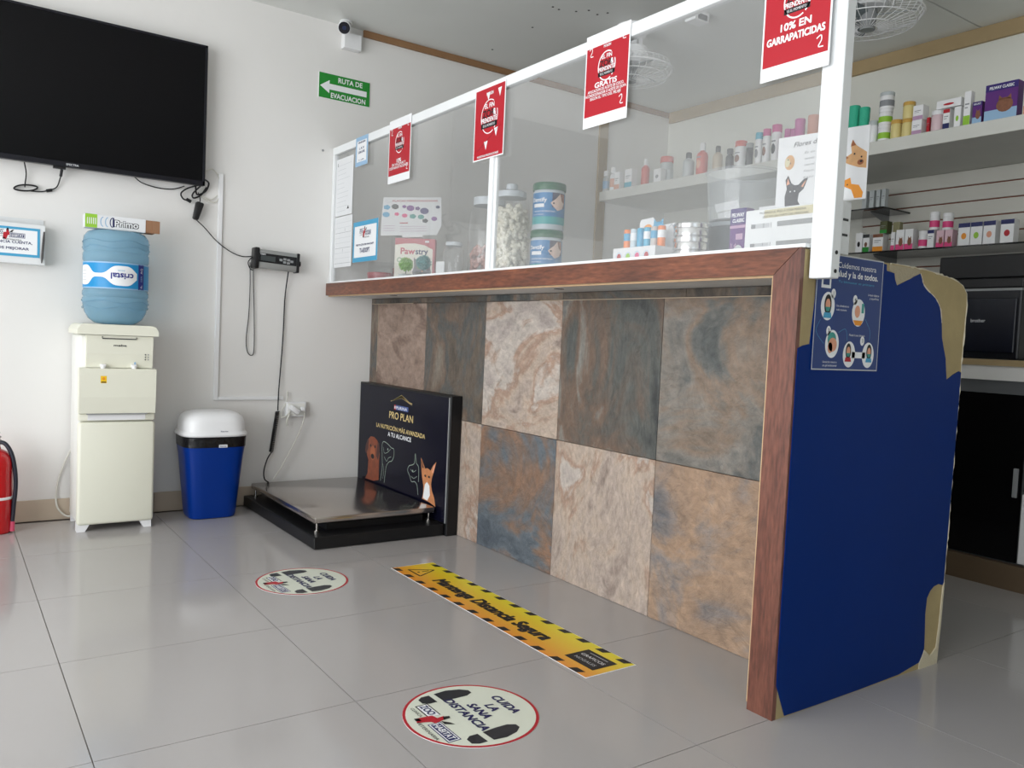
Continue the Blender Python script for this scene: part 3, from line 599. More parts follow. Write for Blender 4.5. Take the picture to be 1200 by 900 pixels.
# bottle
bt = thing('water_bottle', (-1.352, -.165, .92), 'blue translucent water bottle upside down on the dispenser', 'bottle')
prof = [(.05,.9205), (.085,.925), (.112,.945), (.128,.975), (.136,1.01), (.1375,1.035), (.1335,1.042), (.1375,1.05), (.1375,1.066), (.134,1.072), (.134,1.20), (.1375,1.206), (.1375,1.235), (.1335,1.243), (.1375,1.252), (.138,1.285), (.134,1.312), (.120,1.332), (.10,1.340), (.06,1.342)]
WB = M('water_bottle_blue', (166,206,226), .1, var=.02, trans=.6, ior=1.15)
mb = MB().lathe((-1.352,-.165,0), [(r, z) for r, z in prof], 40)
mb.build('bottle_body', WB, bt, True)
for k, zc_ in enumerate((1.022, 1.262, 1.29, .995)):
    MB().tube([(-1.352+.1385*math.cos(a)*(1 if zc_ > 1 else .985), -.165+.1385*math.sin(a)*(1 if zc_ > 1 else .985), zc_+.006*math.sin(5*a+k)) for a in [2*PI*i/60 for i in range(61)]], .0022, 6, False).build('moulded_rib', WB, bt, True)
cm = lambda a, b, c: Vector((-1.352+(.1362+c)*math.sin(a/.1362), -.165-(.1362+c)*math.cos(a/.1362), b))
p = Print(cm, .01); LB = M('label_blue', (20,140,200), .4, var=0); LB2 = M('label_deep_blue', (30,40,130), .4, var=0)
p.rect(-.21, 1.078, .21, 1.196, LB, 0, 48)
p.rect(.078, 1.080, .112, 1.194, LB2, 1, 6); p.rect(-.21, 1.190, .21, 1.196, PBLUEL, 1, 40); p.rect(-.21, 1.078, .21, 1.083, PBLUEL, 1, 40)
pts = []
def drop(a):
    return .036*math.exp(-((a-.003)/.058)**4)+.036*math.exp(-((a+.175)/.045)**4)+.008
for i in range(60):
    a0, a1 = -.205+.275*i/60, -.205+.275*(i+1)/60
    p._add([(a0,1.137-drop(a0)), (a1,1.137-drop(a1)), (a1,1.137+drop(a1)), (a0,1.137+drop(a0))], [(0,1,2,3)], PW, 2)
p.text('cristal', .005, 1.135, .026, LB2, w=.092, bold=1.2, rot=PI, lay=5); p.text('AGUA', .0, 1.160, .006, PBLUE, w=.03, rot=PI, lay=5)
for j in range(4): p.rect(-.195, 1.112+.014*j, -.16, 1.115+.014*j, PLG, 4, 4)
p.text('P', .095, 1.095, .014, PW, lay=5, rot=PI); p.text('AQ', .095, 1.165, .012, PW, lay=5, rot=PI/2); p.text('GEA', .095, 1.13, .010, PBLUEL, lay=5, rot=PI/2)
p.build(bt, 'label_print')
bx = thing('carton', (-1.36, -.16, 1.342), 'long white and green carton with open brown end lying on the water bottle', 'box')
MB().box(-1.492, -1.245, -.245, -.175, 1.3425, 1.402, .001, 1).build('carton_body', PPAPER, bx)
mb = MB().box(-1.245, -1.19, -.243, -.241, 1.345, 1.40).box(-1.245, -1.20, -.178, -.176, 1.345, 1.40).box(-1.245, -1.205, -.24, -.18, 1.3425, 1.344); mb.box(-1.216, -1.186, -.252, -.243, 1.343, 1.398); mb.build('open_flap', CARD, bx)
MB().box(-1.2455, -1.2445, -.24, -.18, 1.346, 1.399).build('opening_shade', DGREY, bx)  # dark sheet over the solid end stands in for shade inside the carton
p = Print(face_y(-.245)); p.rect(-1.492, 1.3428, -1.444, 1.4018, PLIME, 0)
for j in range(5): p.rect(-1.484+.008*j, 1.358, -1.481+.008*j, 1.386, PW, 1)
for j in range(3): p.arc(-1.42+.019*j, 1.372, .012, .022, .004, PBLUEL if j < 2 else PNAVY, 1, 90, 270)
p.rect(-1.382, 1.352, -1.376, 1.394, PNAVY, 1)
p.text('Primo', -1.325, 1.371, .026, PK, w=.096, bold=4.5, lay=2); p.text('Primo', -1.325, 1.371, .026, PW, w=.096, bold=1, lay=4); p.build(bx)
# ---------------------------------------------------------------- bin
bn = thing('waste_bin', (-.912, -.165, 0), 'blue plastic waste bin with white lid beside the water dispenser', 'waste bin')
def rr(x, y, z0): return (x, y, z0)
mb = MB().lathe((-.912,-.163,0), [(.094,.001), (.100,.004), (.104,.02), (.128,.30), (.135,.352)], 40, power=5, sx=1.08, sy=.95)
mb.build('bin_body', M('bin_blue', (0,48,132), .3, var=.04, spec=.3), bn, True)
MB().lathe((-.912,-.163,0), [(.1285,.352), (.1365,.352), (.1385,.400), (.134,.404)], 40, power=5, sx=1.08, sy=.95).build('bin_liner', M('black_liner', (14,14,16), .25, bump=.6, bs=30), bn, True)
MB().lathe((-.912,-.163,0), [(.146,.404), (.150,.412), (.147,.420), (.140,.428), (.137,.47), (.128,.495), (.108,.512), (.07,.521), (.02,.523)], 40, power=4, sx=1.06, sy=.95).build('lid', PLASTW, bn, True)
p = Print(face_y(-.2945)); p.rect(-.908, .352, -.868, .366, PW, 0); p.text('Rotomex', -.888, .359, .006, PNAVY, w=.03, bold=1, lay=2); p.build(bn)
p = Print(face_y(-.300)); p.text('Rotomex', -.885, .431, .006, PNAVY, w=.034, bold=1, lay=2); p.build(bn)
# ---------------------------------------------------------------- fire extinguisher
ex = thing('fire_extinguisher', (-1.812, -.19, 0), 'red fire extinguisher with black hose standing against the wall', 'fire extinguisher')
RED = M('extinguisher_red', (190,16,24), .25, var=.04, coat=.4)
MB().lathe((-1.812,-.16,0), [(.06,.0), (.066,.006), (.067,.03), (.067,.30), (.062,.33), (.045,.352), (.022,.364), (.018,.38)], 32).build('cylinder', RED, ex, True)
MB().lathe((-1.812,-.16,0), [(.0675,.148), (.069,.15), (.069,.158), (.0675,.16)], 32).build('hose_strap', PLASTW, ex, True)
MB().lathe((-1.812,-.16,0), [(.02,.38), (.022,.385), (.022,.405), (.014,.415)], 20).box(-1.86, -1.79, -.168, -.152, .412, .420, .002, 1).box(-1.87, -1.795, -.168, -.152, .43, .438, .002, 1).build('valve_handle', CHROME, ex, True)
MB().tube(spline([(-1.80,-.165,.395), (-1.775,-.175,.385), (-1.752,-.185,.34), (-1.740,-.19,.27), (-1.737,-.19,.20), (-1.743,-.19,.12), (-1.748,-.19,.05)]), .009, 12).build('hose', M('hose_black', (30,30,44), .35), ex, True)
MB().cyl((-1.748,-.19,.05), (-1.75,-.19,.008), .010, .012, 14).build('nozzle', M('pink_nozzle', (214,80,110), .5), ex, True)
# ---------------------------------------------------------------- cable trunking, outlet, indicator
tr = thing('cable_trunking', (-.85, 0, .56), 'white plastic cable trunking running down the wall to the outlet', 'trunking')
MB().box(-.864, -.842, -.014, 0, .556, 1.70, .002, 1).build('trunking_length', PLASTW, tr); MB().box(-.842, -.50, -.014, 0, .556, .574, .002, 1).build('trunking_length', PLASTW, tr)
ot = thing('wall_outlet', (-.43, 0, .505), 'white double wall socket box with plugs', 'outlet')
MB().box(-.488, -.378, -.03, 0, .466, .546, .004).build('socket_box', PLASTW, ot); MB().box(-.480, -.386, -.032, -.03, .474, .538, .002, 1).build('face_plate', CREAM2, ot)
MB(Matrix.Translation((-.452,-.05,.505)) @ Matrix.Rotation(.6, 4, 'Y')).box(-.028, .028, -.02, .02, -.014, .014, .006).build('plug', PLASTW, ot, True)
MB().box(-.415, -.39, -.055, -.032, .498, .52, .005).build('plug', PLASTW, ot, True)
cable('socket_cable', [([(-.40,-.05,.505), (-.392,-.045,.47), (-.41,-.04,.40), (-.45,-.05,.32), (-.51,-.055,.21), (-.56,-.06,.135)], .0032)], WCORD, 'white cord curving from the right socket down to the scale')
cable('looped_socket_cable', [([(-.468,-.04,.50), (-.49,-.03,.47), (-.51,-.02,.465), (-.51,-.02,.50), (-.485,-.02,.545), (-.482,-.02,.60), (-.478,-.018,.575)], .0032), ([(-.475,-.045,.485), (-.488,-.04,.44), (-.482,-.04,.42)], .006)], WCORD, 'short white cord looping beside the left socket')
ind = thing('scale_indicator', (-.58, -.05, 1.28), 'grey and black scale display unit fixed on the wall', 'scale display')
TI = Matrix.Translation((-.578,-.052,1.286)) @ Matrix.Rotation(math.radians(2.2), 4, 'Y')
MB(TI).box(-.108, .114, -.022, .03, -.046, .050, .008).build('case', M('silver_case', (158,160,158), .35, .3), ind, True)
MB(TI).box(-.098, .104, -.026, -.02, -.016, .030, .001, 1).build('display_window', BLACK, ind)
MB(TI).box(-.085, -.01, -.0268, -.0255, -.008, .018).build('display', M('lcd_grey', (66,72,72), .3), ind)
MB(TI).box(-.118, -.092, -.030, .034, -.052, .056, .006).build('end_cap', BLACK, ind, True); MB(TI).box(.106, .122, -.026, .034, -.050, .052, .005).build('end_cap', BLACK, ind, True)
MB(TI).cyl((.122,0,0), (.132,0,0), .014, n=16).build('bracket_knob', BLACK, ind, True); MB(TI).box(-.06, .06, .03, .052, -.02, .02).build('wall_bracket', BLACKM, ind)
for i, (x_, z_) in enumerate(((.02,.006), (.04,.012), (.04,-.004), (.06,.010), (.06,-.006), (.078,.004))): MB(TI).box(x_-.008, x_+.008, -.0275, -.0255, z_-.006, z_+.006, .001, 1).build('button', GREY, ind)
TP = TI; p = Print(lambda a, b, c: TP @ Vector((a, -.0262-c, b))); p.text('TORREY', -.075, .024, .006, PW, w=.03, bold=1, lay=1); p.build(ind)
cable('hanging_loop_cable', [([(-.692,-.04,1.30), (-.712,-.03,1.27), (-.70,-.02,1.24), (-.685,-.02,1.23)], .0026), ([(-.70,-.02,1.27), (-.694,-.012,1.15), (-.696,-.01,1.0), (-.706,-.01,.88), (-.700,-.01,.815), (-.680,-.01,.79), (-.664,-.01,.82), (-.668,-.01,1.0), (-.676,-.012,1.15), (-.682,-.02,1.27)], .0022)], CORD, 'thin black cable hanging in a long narrow loop below the wall display unit')
sp = [(-.503,-.04,1.24), (-.508,-.012,1.10), (-.512,-.012,.9), (-.522,-.016,.72), (-.530,-.021,.60), (-.532,-.022,.50)]
hx = [(-.534-.028*(t/26)+.0095*math.cos(2*PI*t), -.024+.0095*math.sin(2*PI*t), .495-.215*(t/26)) for t in [i/8 for i in range(26*8)]]
cable('coiled_cable', [(sp, .0034), ([(-.562,-.03,.28), (-.585,-.03,.24), (-.602,-.035,.18), (-.60,-.045,.14), (-.583,-.06,.124)], .0034)], CORD, 'black cable running from the display to the scale with a coiled middle section', extra=lambda mb: mb.tube(hx, .0032, 6))
# ---------------------------------------------------------------- floor scale with backboard
fs = thing('floor_scale', (-.36, -.5, 0), 'low floor scale with steel platform on a black frame', 'scale')
MB().box(-.70, -.066, -1.012, -.02, .003, .055, .003, 1).build('base_frame', BLACKM, fs)
MB().box(-.60, -.12, -.90, -.10, .055, .085).build('load_frame', BLACKM, fs)
MB().box(-.672, -.080, -.945, -.055, .098, .124, .003, 2).build('platform', M('steel_platform', (186,178,172), .17, .95, var=.08, vs=8), fs, True)
for x_ in (-.655, -.10):
    for y_ in (-.925, -.075): MB().cyl((x_,y_,.055), (x_,y_,.064), .014, n=12).cyl((x_,y_,.064), (x_,y_,.098), .005, n=10).build('levelling_foot', CHROME, fs, True)
bd = thing('display_board', (-.033, -.52, 0), 'black advertising board with dogs and a cat standing behind the scale against the tiles', 'advertising board')
MB().box(-.062, -.002, -1.030, -.024, 0, .658, .002, 1).build('board_box', BLACKM, bd)
MB().box(-.0645, -.062, -1.016, -.036, .06, .648).build('printed_panel', M('board_navy', (16,16,32), .2, var=.03, spec=.2), bd)
MB().box(-.0665, -.0615, -1.022, -1.016, .06, .65).build('edge_strip', GREY, bd)
p = Print(face_x(-.0645)); PGOLD = M('print_gold', (214,190,130), .4, var=0); PBG = M('print_dark_navy', (26,26,48), .22, var=0)
p.poly([(.413,.580), (.533,.624), (.651,.584), (.651,.590), (.533,.608), (.413,.584)], PGOLD, 0)
p.poly([(.413,.580), (.533,.622), (.655,.578), (.533,.607)], PGOLD, 0)
p.rect(.455, .542, .475, .567, PRED, 1); p.rect(.475, .542, .613, .567, M('print_mid_blue', (70,90,150), .4, var=0), 1); p.text('PURINA', .54, .554, .014, PW, w=.12, bold=1); p.rect(.459,.548,.471,.561,PW,2)
p.text('PRO PLAN', .535, .511, .036, PGOLD, w=.265, bold=.7)
p.text('LA NUTRICIÓN MÁS AVANZADA', .525, .441, .022, PGOLD, w=.545, bold=1); p.text('A TU ALCANCE', .525, .407, .022, PW, w=.26, bold=1)
DB = M('print_dog_red_brown', (132,66,40), .4, var=.5, vs=30); DB2 = M('print_dog_dark', (70,36,30), .4, var=.3, vs=30); CT = M('print_cat_ginger', (196,130,86), .4, var=.35, vs=30)
p.poly([(.13,.127), (.16,.16), (.165,.235), (.145,.26), (.132,.30), (.15,.345), (.185,.368), (.23,.37), (.27,.355), (.295,.33), (.305,.29), (.30,.25), (.302,.145), (.24,.13)], DB, 0)
p.poly([(.135,.265), (.16,.30), (.165,.345), (.15,.35), (.125,.31), (.12,.28)], DB2, 1); p.poly([(.265,.27), (.285,.25), (.305,.30), (.295,.345), (.275,.35)], DB2, 1)
p.ell(.190,.318,.010,.008,PK,2,12); p.ell(.245,.318,.010,.008,PK,2,12); p.ell(.218,.262,.022,.014,PK,2,16); p.ell(.218,.28,.03,.04,M('print_dog_muzzle', (170,96,60), .4, var=.2, vs=30),1,20)
SK = M('print_sketch', (150,166,150), .4, var=0)
p.line(spl2([(.325,.145), (.34,.22), (.335,.28), (.33,.34), (.35,.36), (.40,.352), (.44,.338), (.468,.335), (.472,.30), (.45,.27), (.42,.262), (.39,.235), (.378,.19), (.37,.142)]), .0035, SK, 0)
p.line(spl2([(.345,.33), (.36,.30), (.40,.31), (.43,.33)]), .0025, SK, 0); p.line(spl2([(.36,.28), (.39,.26), (.41,.28), (.44,.29)]), .0025, SK, 0); p.line(spl2([(.345,.24), (.36,.20), (.35,.16)]), .0025, SK, 0); p.ell(.40,.325,.006,.006,SK,1,10)
p.line(spl2([(.748,.145), (.735,.19), (.71,.205), (.675,.20), (.655,.225), (.63,.25), (.645,.275), (.68,.285), (.70,.30), (.705,.345), (.72,.30), (.745,.28), (.748,.21)]), .0035, SK, 0)
p.line(spl2([(.66,.26), (.69,.25), (.72,.265)]), .0025, SK, 0); p.line(spl2([(.67,.225), (.70,.22), (.73,.235)]), .0025, SK, 0); p.ell(.685,.255,.006,.006,SK,1,10)
p.poly([(.765,.335), (.775,.27), (.785,.235), (.80,.20), (.80,.16), (.79,.135), (.87,.13), (.925,.12), (.91,.16), (.885,.19), (.875,.22), (.88,.25), (.90,.29), (.918,.335), (.89,.315), (.865,.285), (.835,.292), (.81,.287), (.785,.315)], CT, 0)
p.poly([(.772,.325), (.782,.285), (.797,.288), (.785,.31)], DB2, 1); p.poly([(.91,.325), (.893,.31), (.878,.28), (.893,.275)], PSKIN, 1)
p.poly([(.815,.21), (.835,.225), (.86,.21), (.868,.165), (.845,.135), (.80,.14), (.805,.17)], PW, 1)
p.ell(.815,.252,.009,.006,PK,2,12); p.ell(.853,.252,.009,.006,PK,2,12); p.poly([(.829,.232), (.843,.232), (.836,.222)], PSKIN, 3)
p.build(bd)
# ---------------------------------------------------------------- floor stickers
def sticker(cx, cy_, r, rot, label, k):
    o = MB().lathe((cx, cy_, 0), [(r, 0), (r, .0008)], 56).build('floor_sticker', PW, loc=(cx, cy_, 0)); tag(o, label, 'floor sticker', 'round distance stickers on the floor')
    c, q = math.cos(rot), math.sin(rot)
    u = Vector((q, -c, 0)); v = Vector((c, q, 0))
    p = Print(planar((cx, cy_, .0008), u, v)); k = r/.168
    WS = M('sticker_white', (218,222,206), .3, var=.02); p.ell(0, 0, r*.999, r*.999, PRED, 0, 56); p.ell(0, 0, r*.955, r*.955, WS, 1, 56)
    DK = M('sticker_footprint', (34,38,44), .35, var=.1); TN = M('sticker_navy', (26,28,84), .4, var=0)
    for a in (-.117, .117):
        s_ = 1 if a > 0 else -1
        p.poly([(k*(a-.022), k*-.027), (k*(a+.022), k*-.024), (k*(a+.026), k*.010), (k*(a+.021-.005*s_), k*.045), (k*(a+.008-.008*s_), k*.064), (k*(a-.008-.008*s_), k*.064), (k*(a-.021-.005*s_), k*.045), (k*(a-.026), k*.010)], DK, 3)
        p.poly([(k*(a-.021), k*-.042), (k*(a+.021), k*-.040), (k*(a+.021), k*-.062), (k*(a+.012), k*-.078), (k*(a-.010), k*-.078), (k*(a-.021), k*-.064)], DK, 3)
    for t, b, w_ in (('CUIDA',.104,.105), ('LA',.064,.038), ('SANA',.026,.085), ('DISTANCIA',-.012,.185)): p.text(t, 0, k*b, k*.0235, TN, w=k*w_, bold=1.6, shear=.2, lay=4)
    logo_print(p, 0, k*-.098, k*.20); p.build(o)
sticker(-.895, -1.40, .168, .06, 'round distance sticker on the floor, the one nearer the scale', 0)
sticker(-.920, -2.630, .170, .0, 'round distance sticker on the floor, the one nearer the camera', 1)
tp = MB().box(-.525, -.333, -2.602, -1.390, 0, .0008).build('floor_tape', PW, loc=(-.43,-2,0)); tag(tp, 'long yellow and black safe-distance strip on the floor along the counter', 'floor sticker')
YO = bpy.data.materials.new('yellow_to_orange_print'); YO.use_nodes = True; n = YO.node_tree.nodes; L = YO.node_tree.links
tc = n.new('ShaderNodeTexCoord'); sx = n.new('ShaderNodeSeparateXYZ'); mr = n.new('ShaderNodeMapRange'); mr.inputs[1].default_value = -.09; mr.inputs[2].default_value = .09
mx = n.new('ShaderNodeMix'); mx.data_type = 'RGBA'; mx.inputs['A'].default_value = lin((232,146,44)); mx.inputs['B'].default_value = lin((232,216,30))
L.new(tc.outputs['Object'], sx.inputs[0]); L.new(sx.outputs[0], mr.inputs[0]); L.new(mr.outputs[0], mx.inputs['Factor']); L.new(mx.outputs['Result'], n['Principled BSDF'].inputs['Base Color']); n['Principled BSDF'].inputs['Roughness'].default_value = .3
p = Print(planar((-.429, -1.996, .0008), (0,-1,0), (1,0,0))); p.rect(-.603, -.094, .603, .094, YO, 0)
for i in range(13):
    a = -.56+i*.0935
    p.poly([(a-.038,-.094), (a,-.094), (a+.012,-.070), (a-.026,-.070)], PK, 1); p.poly([(a-.02,.070), (a+.018,.070), (a+.03,.094), (a-.008,.094)], PK, 1)
p.poly([(-.603,-.094), (-.60,-.094), (-.603,-.06)], PK, 1)
p.text('Mantenga Distancia Segura', -.03, -.005, .050, PK, w=.70, bold=2.2, shear=.15, lay=2)
p.line([(-.555,-.045), (-.455,-.045), (-.505,.045), (-.555,-.045)], .007, PK, 1); p.ell(-.505, -.025, .006, .006, PK, 1, 10); p.line([(-.505,-.01), (-.505,.02)], .007, PK, 1)
p.rect(.445, -.045, .575, .05, PK, 1); p.text('GRAFICOS', .51, .012, .014, PW, w=.1); p.text('NOGALES', .51, -.018, .012, PLG, w=.09); p.line([(.47,.035), (.55,.035)], .003, PLG, 2)
p.build(tp)
# ---------------------------------------------------------------- ceiling fans
def fan(x, y, label, a0):
    t = thing('ceiling_fan', (x, y, ZC), label, 'fan', 'small caged ceiling fans behind the counter')
    MB().cyl((x,y,ZC), (x,y,ZC-.05), .085, .07, 24).build('mount', PLASTW, t, True)
    MB().cyl((x,y,ZC-.05), (x,y,ZC-.11), .028, n=16).box(x+.03, x+.055, y-.02, y+.02, ZC-.13, ZC-.05).box(x-.055, x-.03, y-.02, y+.02, ZC-.13, ZC-.05).build('stem', PLASTW, t, True)
    MB().lathe((x,y,0), [(.05,ZC-.10), (.085,ZC-.115), (.088,ZC-.17), (.07,ZC-.195), (.03,ZC-.20)], 28).build('motor_housing', PLASTW, t, True)
    gm = MB()
    for r, z in ((.215,ZC-.225), (.20,ZC-.19), (.19,ZC-.262), (.10,ZC-.185), (.10,ZC-.275)): gm.tube([(x+r*math.cos(a), y+r*math.sin(a), z) for a in [2*PI*i/40 for i in range(41)]], .005 if r > .21 else .0022, 6, False)
    for i in range(36):
        a = 2*PI*i/36; c, q = math.cos(a), math.sin(a)
        gm.tube([(x+r*c, y+r*q, z) for r, z in ((.05,ZC-.18), (.10,ZC-.183), (.20,ZC-.19), (.215,ZC-.225), (.19,ZC-.262), (.10,ZC-.275), (.04,ZC-.28))], .0013, 4, False)
    gm.build('guard', PLASTW, t, True)
    for k in range(3):
        R_ = Matrix.Translation((x,y,ZC-.225)) @ Matrix.Rotation(a0+2*PI*k/3, 4, 'Z') @ Matrix.Rotation(.35, 4, 'X')
        MB(R_).prism([(.03,-.02), (.10,-.055), (.17,-.06), (.185,-.01), (.17,.04), (.08,.035), (.03,.02)], 'z', -.0015, .0015).build('blade', M('fan_blade', (120,130,132), .3), t)
    MB().cyl((x,y,ZC-.205), (x,y,ZC-.285), .035, .03, 20).build('hub', GREY, t, True)
fan(.95, -1.02, 'white caged fan on the ceiling seen through the screen, beside the GRATIS poster', .3)
fan(1.20, -2.21, 'white caged fan on the ceiling just right of the thick white upright', 1.0)
el = thing('ceiling_box', (1.08, -1.52, ZC), 'small white rectangular box fixed to the ceiling between the two fans', 'junction box')
MB().box(1.01, 1.11, -1.40, -1.33, ZC-.05, ZC, .004).build('box_body', PLASTW, el); MB().box(1.03, 1.09, -1.405, -1.40, ZC-.045, ZC-.02).build('dark_grille', DGREY, el)
# ---------------------------------------------------------------- right-hand wall: long shelf, slatwall
sf = MB().box(1.63, 2.26, -3.9, -.001, 1.888, 1.95, .002, 1).build('wall_shelf', M('shelf_white', (214,214,206), .45, bump=.05), loc=(1.95,-2,1.89)); tag(sf, 'long thick white shelf high on the wall behind the counter', 'shelf')
sw = thing('slatwall', (2.25, -2.7, 1.3), 'white slatwall panel with brown grooves under the long shelf', 'slatwall')
MB().box(2.246, 2.259, -3.9, -1.58, .95, 1.887).build('backing', M('groove_brown', (122,70,52), .7), sw)
SL = M('slat_white', (206,204,194), .45)
z = 1.886; slat0 = None
while z > 1.0:
    if slat0 is None: slat0 = MB().box(2.236, 2.248, -3.9, -1.58, z-.0725, z, .001, 1).build('slat', SL, sw); z0_ = z
    else: o = slat0.copy(); C.objects.link(o); o.parent = sw; o.location = (0, 0, z-z0_)
    z -= .0795
def gshelf(y0, y1, z, x0, label):
    t = thing('glass_shelf', (2.1, (y0+y1)/2, z), label, 'shelf')
    MB().box(x0, 2.235, y0, y1, z-.008, z).build('glass_plate', SMOKE, t)
    for y in (y0+.12, y1-.12): MB().prism([(2.236,z-.008), (x0+.08,z-.008), (x0+.08,z-.014), (2.236,z-.06)], 'y', y-.002, y+.002).build('bracket', GREY, t)
gshelf(-3.3, -1.68, 1.470, 1.935, 'long dark glass shelf carrying medicine boxes on the slatwall')
gshelf(-1.86, -1.35, 1.705, 1.98, 'short dark glass shelf carrying four thin grey boxes')
# ---------------------------------------------------------------- products
DOGP = M('print_photo_brown', (130,84,60), .5, var=.4, vs=60)
def item(name, kind, y0, y1, zb, h, d, body, cap, band, label, group=None, xf=1.64, txt=None, mid=None, cat=None):
    yc = (y0+y1)/2; w = y1-y0
    if kind == 'box':
        o = MB().box(xf, xf+max(d,.03), y0, y1, zb, zb+h, .0008, 1).build(name, body, loc=(xf+d/2, yc, zb)); tag(o, label, cat or 'box', group)
        p = Print(face_x(xf)); a = -y1
        if cap: p.rect(a, zb+h*.8, a+w, zb+h-.0008, cap, 0)
        if band: p.rect(a, zb+.0008, a+w, zb+h*.28, band, 0)
        if mid == 'cat': p.ell(a+w*.62, zb+h*.38, w*.26, h*.2, DOGP, 2, 14); p.poly([(a+w*.42,zb+h*.5), (a+w*.44,zb+h*.66), (a+w*.56,zb+h*.55)], DOGP, 2); p.poly([(a+w*.82,zb+h*.5), (a+w*.80,zb+h*.66), (a+w*.68,zb+h*.55)], DOGP, 2)
        elif mid: p.ell(a+w*.5, zb+h*.42, w*.22, h*.14, mid, 2, 14)
        else:
            p.rect(a+w*.15, zb+h*.6, a+w*.8, zb+h*.64, PG, 1); p.rect(a+w*.15, zb+h*.5, a+w*.6, zb+h*.53, PG, 1)
        if txt: p.text(txt, a+w*.5, zb+h*.89, h*.08, PW, w=w*.75, bold=1, lay=2)
        p.build(o)
        return o
    t = thing(name, (xf+w/2, yc, zb), label, cat or {'bottle':'bottle','jar':'jar','roll':'bandage roll'}[kind], group); x = xf+w/2; r = w/2
    if kind == 'bottle':
        MB().lathe((x,yc,0), [(r*.94,zb), (r,zb+.003), (r,zb+h*.60), (r*.85,zb+h*.68), (r*.42,zb+h*.74), (r*.42,zb+h*.78)], 20).build('body', body, t, True)
        if cap is not None:
            c_r = r*.5 if w > .05 else r*.8; MB().lathe((x,yc,0), [(c_r,zb+h*.76), (c_r,zb+h*.93), (c_r*.9,zb+h)], 16).build('cap', cap, t, True)
    elif kind == 'tub':
        pass
    elif kind == 'jar':
        MB().lathe((x,yc,0), [(r*.93,zb), (r*.97,zb+.003), (r*.97,zb+h*.74), (r*.88,zb+h*.80)], 24).build('body', body, t, True)
        MB().lathe((x,yc,0), [(r,zb+h*.79), (r,zb+h*.97), (r*.94,zb+h)], 24).build('lid', cap, t, True)
    elif kind == 'roll':
        MB().lathe((x,yc,0), [(r*.9,zb), (r,zb+.004)]+[(r*(1 if i % 2 else .97), zb+.004+(h-.008)*i/12) for i in range(1,12)]+[(r,zb+h-.004), (r*.9,zb+h)], 24).build('bandage_wrap', body, t, True)
        MB().cyl((x,yc,zb+h-.001), (x,yc,zb+h+.001), r*.3, n=12).build('core_hole', DGREY, t)
    if band is not None and kind in ('bottle','jar'):
        rr_ = r*(1.005 if kind == 'bottle' else .975)
        MB().lathe((x,yc,0), [(rr_,zb+h*.14), (rr_+.0004,zb+h*.145), (rr_+.0004,zb+h*.5), (rr_,zb+h*.505)], 24, cap=False).build('label_band', band, t, True)
    if mid is not None and kind in ('bottle','jar'):
        rr_ = r+.001; cm2 = lambda a, b, c: Vector((x-(rr_+c)*math.cos(a/rr_), yc-(rr_+c)*math.sin(a/rr_), b))
        p = Print(cm2, .004); p.ell(0, zb+h*.33, r*.5, h*.14, mid, 1, 16); p.rect(-r*.5, zb+h*.52, r*.5, zb+h*.56, PG, 1, 3); p.build(t)
    return t
PS = M('pale_grey_plastic', (190,196,196), .3); WH = PLASTW
CORAL = M('coral_plastic', (214,86,72), .35); MAG = M('magenta_plastic', (206,60,140), .4); TEALP = M('teal_wrap', (60,186,150), .6, bump=.3, bs=120); PURW = M('magenta_wrap', (196,76,156), .6, bump=.3, bs=120); SALM = M('salmon_wrap', (214,144,120), .6, bump=.3, bs=120)
CYAN = M('cyan_plastic', (50,170,196), .35); TANP = M('tan_plastic', (196,180,156), .35); DARKB = M('dark_bottle', (46,52,58), .3); GOLD = M('gold_lid', (206,164,84), .35); CRM = M('cream_jar', (222,206,140), .4); VIOL = M('violet_card', (92,36,120), .5); LIL = M('print_lilac', (186,150,180), .5, var=0); DVIO = M('print_deep_violet', (50,30,110), .5, var=0)
Z1 = 1.9505
G1 = 'bottles and boxes on the left half of the long shelf'; G2 = 'products on the right half of the long shelf'; G3 = 'medicine boxes on the glass shelf'
I = item
I('spray_bottle','bottle',-.062,-.02,Z1,.139,.06,PS,WH,PBLUEL,'pale grey bottle at the wall end of the long shelf',G1)
I('small_bottle','bottle',-.136,-.092,Z1,.153,.045,WH,WH,PSKIN,'small white bottle with white cap, second from the wall end of the long shelf',G1)
I('medicine_box','box',-.198,-.147,Z1,.112,.037,WH,None,PSKIN,'white box with pinkish print left of the blue and white box',G1)
I('medicine_box','box',-.315,-.248,Z1,.116,.049,WH,None,CYAN,'white box with a cyan lower third on the left of the long shelf',G1)
I('small_bottle','bottle',-.439,-.386,Z1,.163,.059,CORAL,WH,None,'coral bottle with white cap beside the cyan and white box',G1)
I('red_lid_jar','jar',-.545,-.462,Z1,.177,.094,PS,CORAL,None,'large pale jar with coral lid behind the coral bottle',G1,xf=1.72)
I('medicine_box','box',-.575,-.514,Z1,.08,.048,WH,None,None,'small plain white box in front of the large coral-lidded jar',G1,mid=PG)
I('medicine_box','box',-.655,-.631,Z1,.063,.03,PS,None,None,'narrow grey box standing alone on the long shelf',G1)
I('pump_bottle','bottle',-.807,-.738,Z1,.148,.069,PS,DGREY,None,'pale clear bottle with dark pump left of the coral shampoo bottle',G1)
I('shampoo_bottle','bottle',-.915,-.847,Z1,.186,.068,CORAL,WH,None,'tall coral shampoo bottle with white cap',G1,mid=PSKIN)
I('dropper_bottle','bottle',-1.033,-.976,Z1,.148,.057,TANP,BLACK,None,'tan bottle with black dropper cap right of the coral shampoo bottle',G1)
I('dark_bottle','bottle',-1.105,-1.058,Z1,.122,.047,DARKB,DARKB,None,'dark grey bottle behind the tan dropper bottle',G1,xf=1.66)
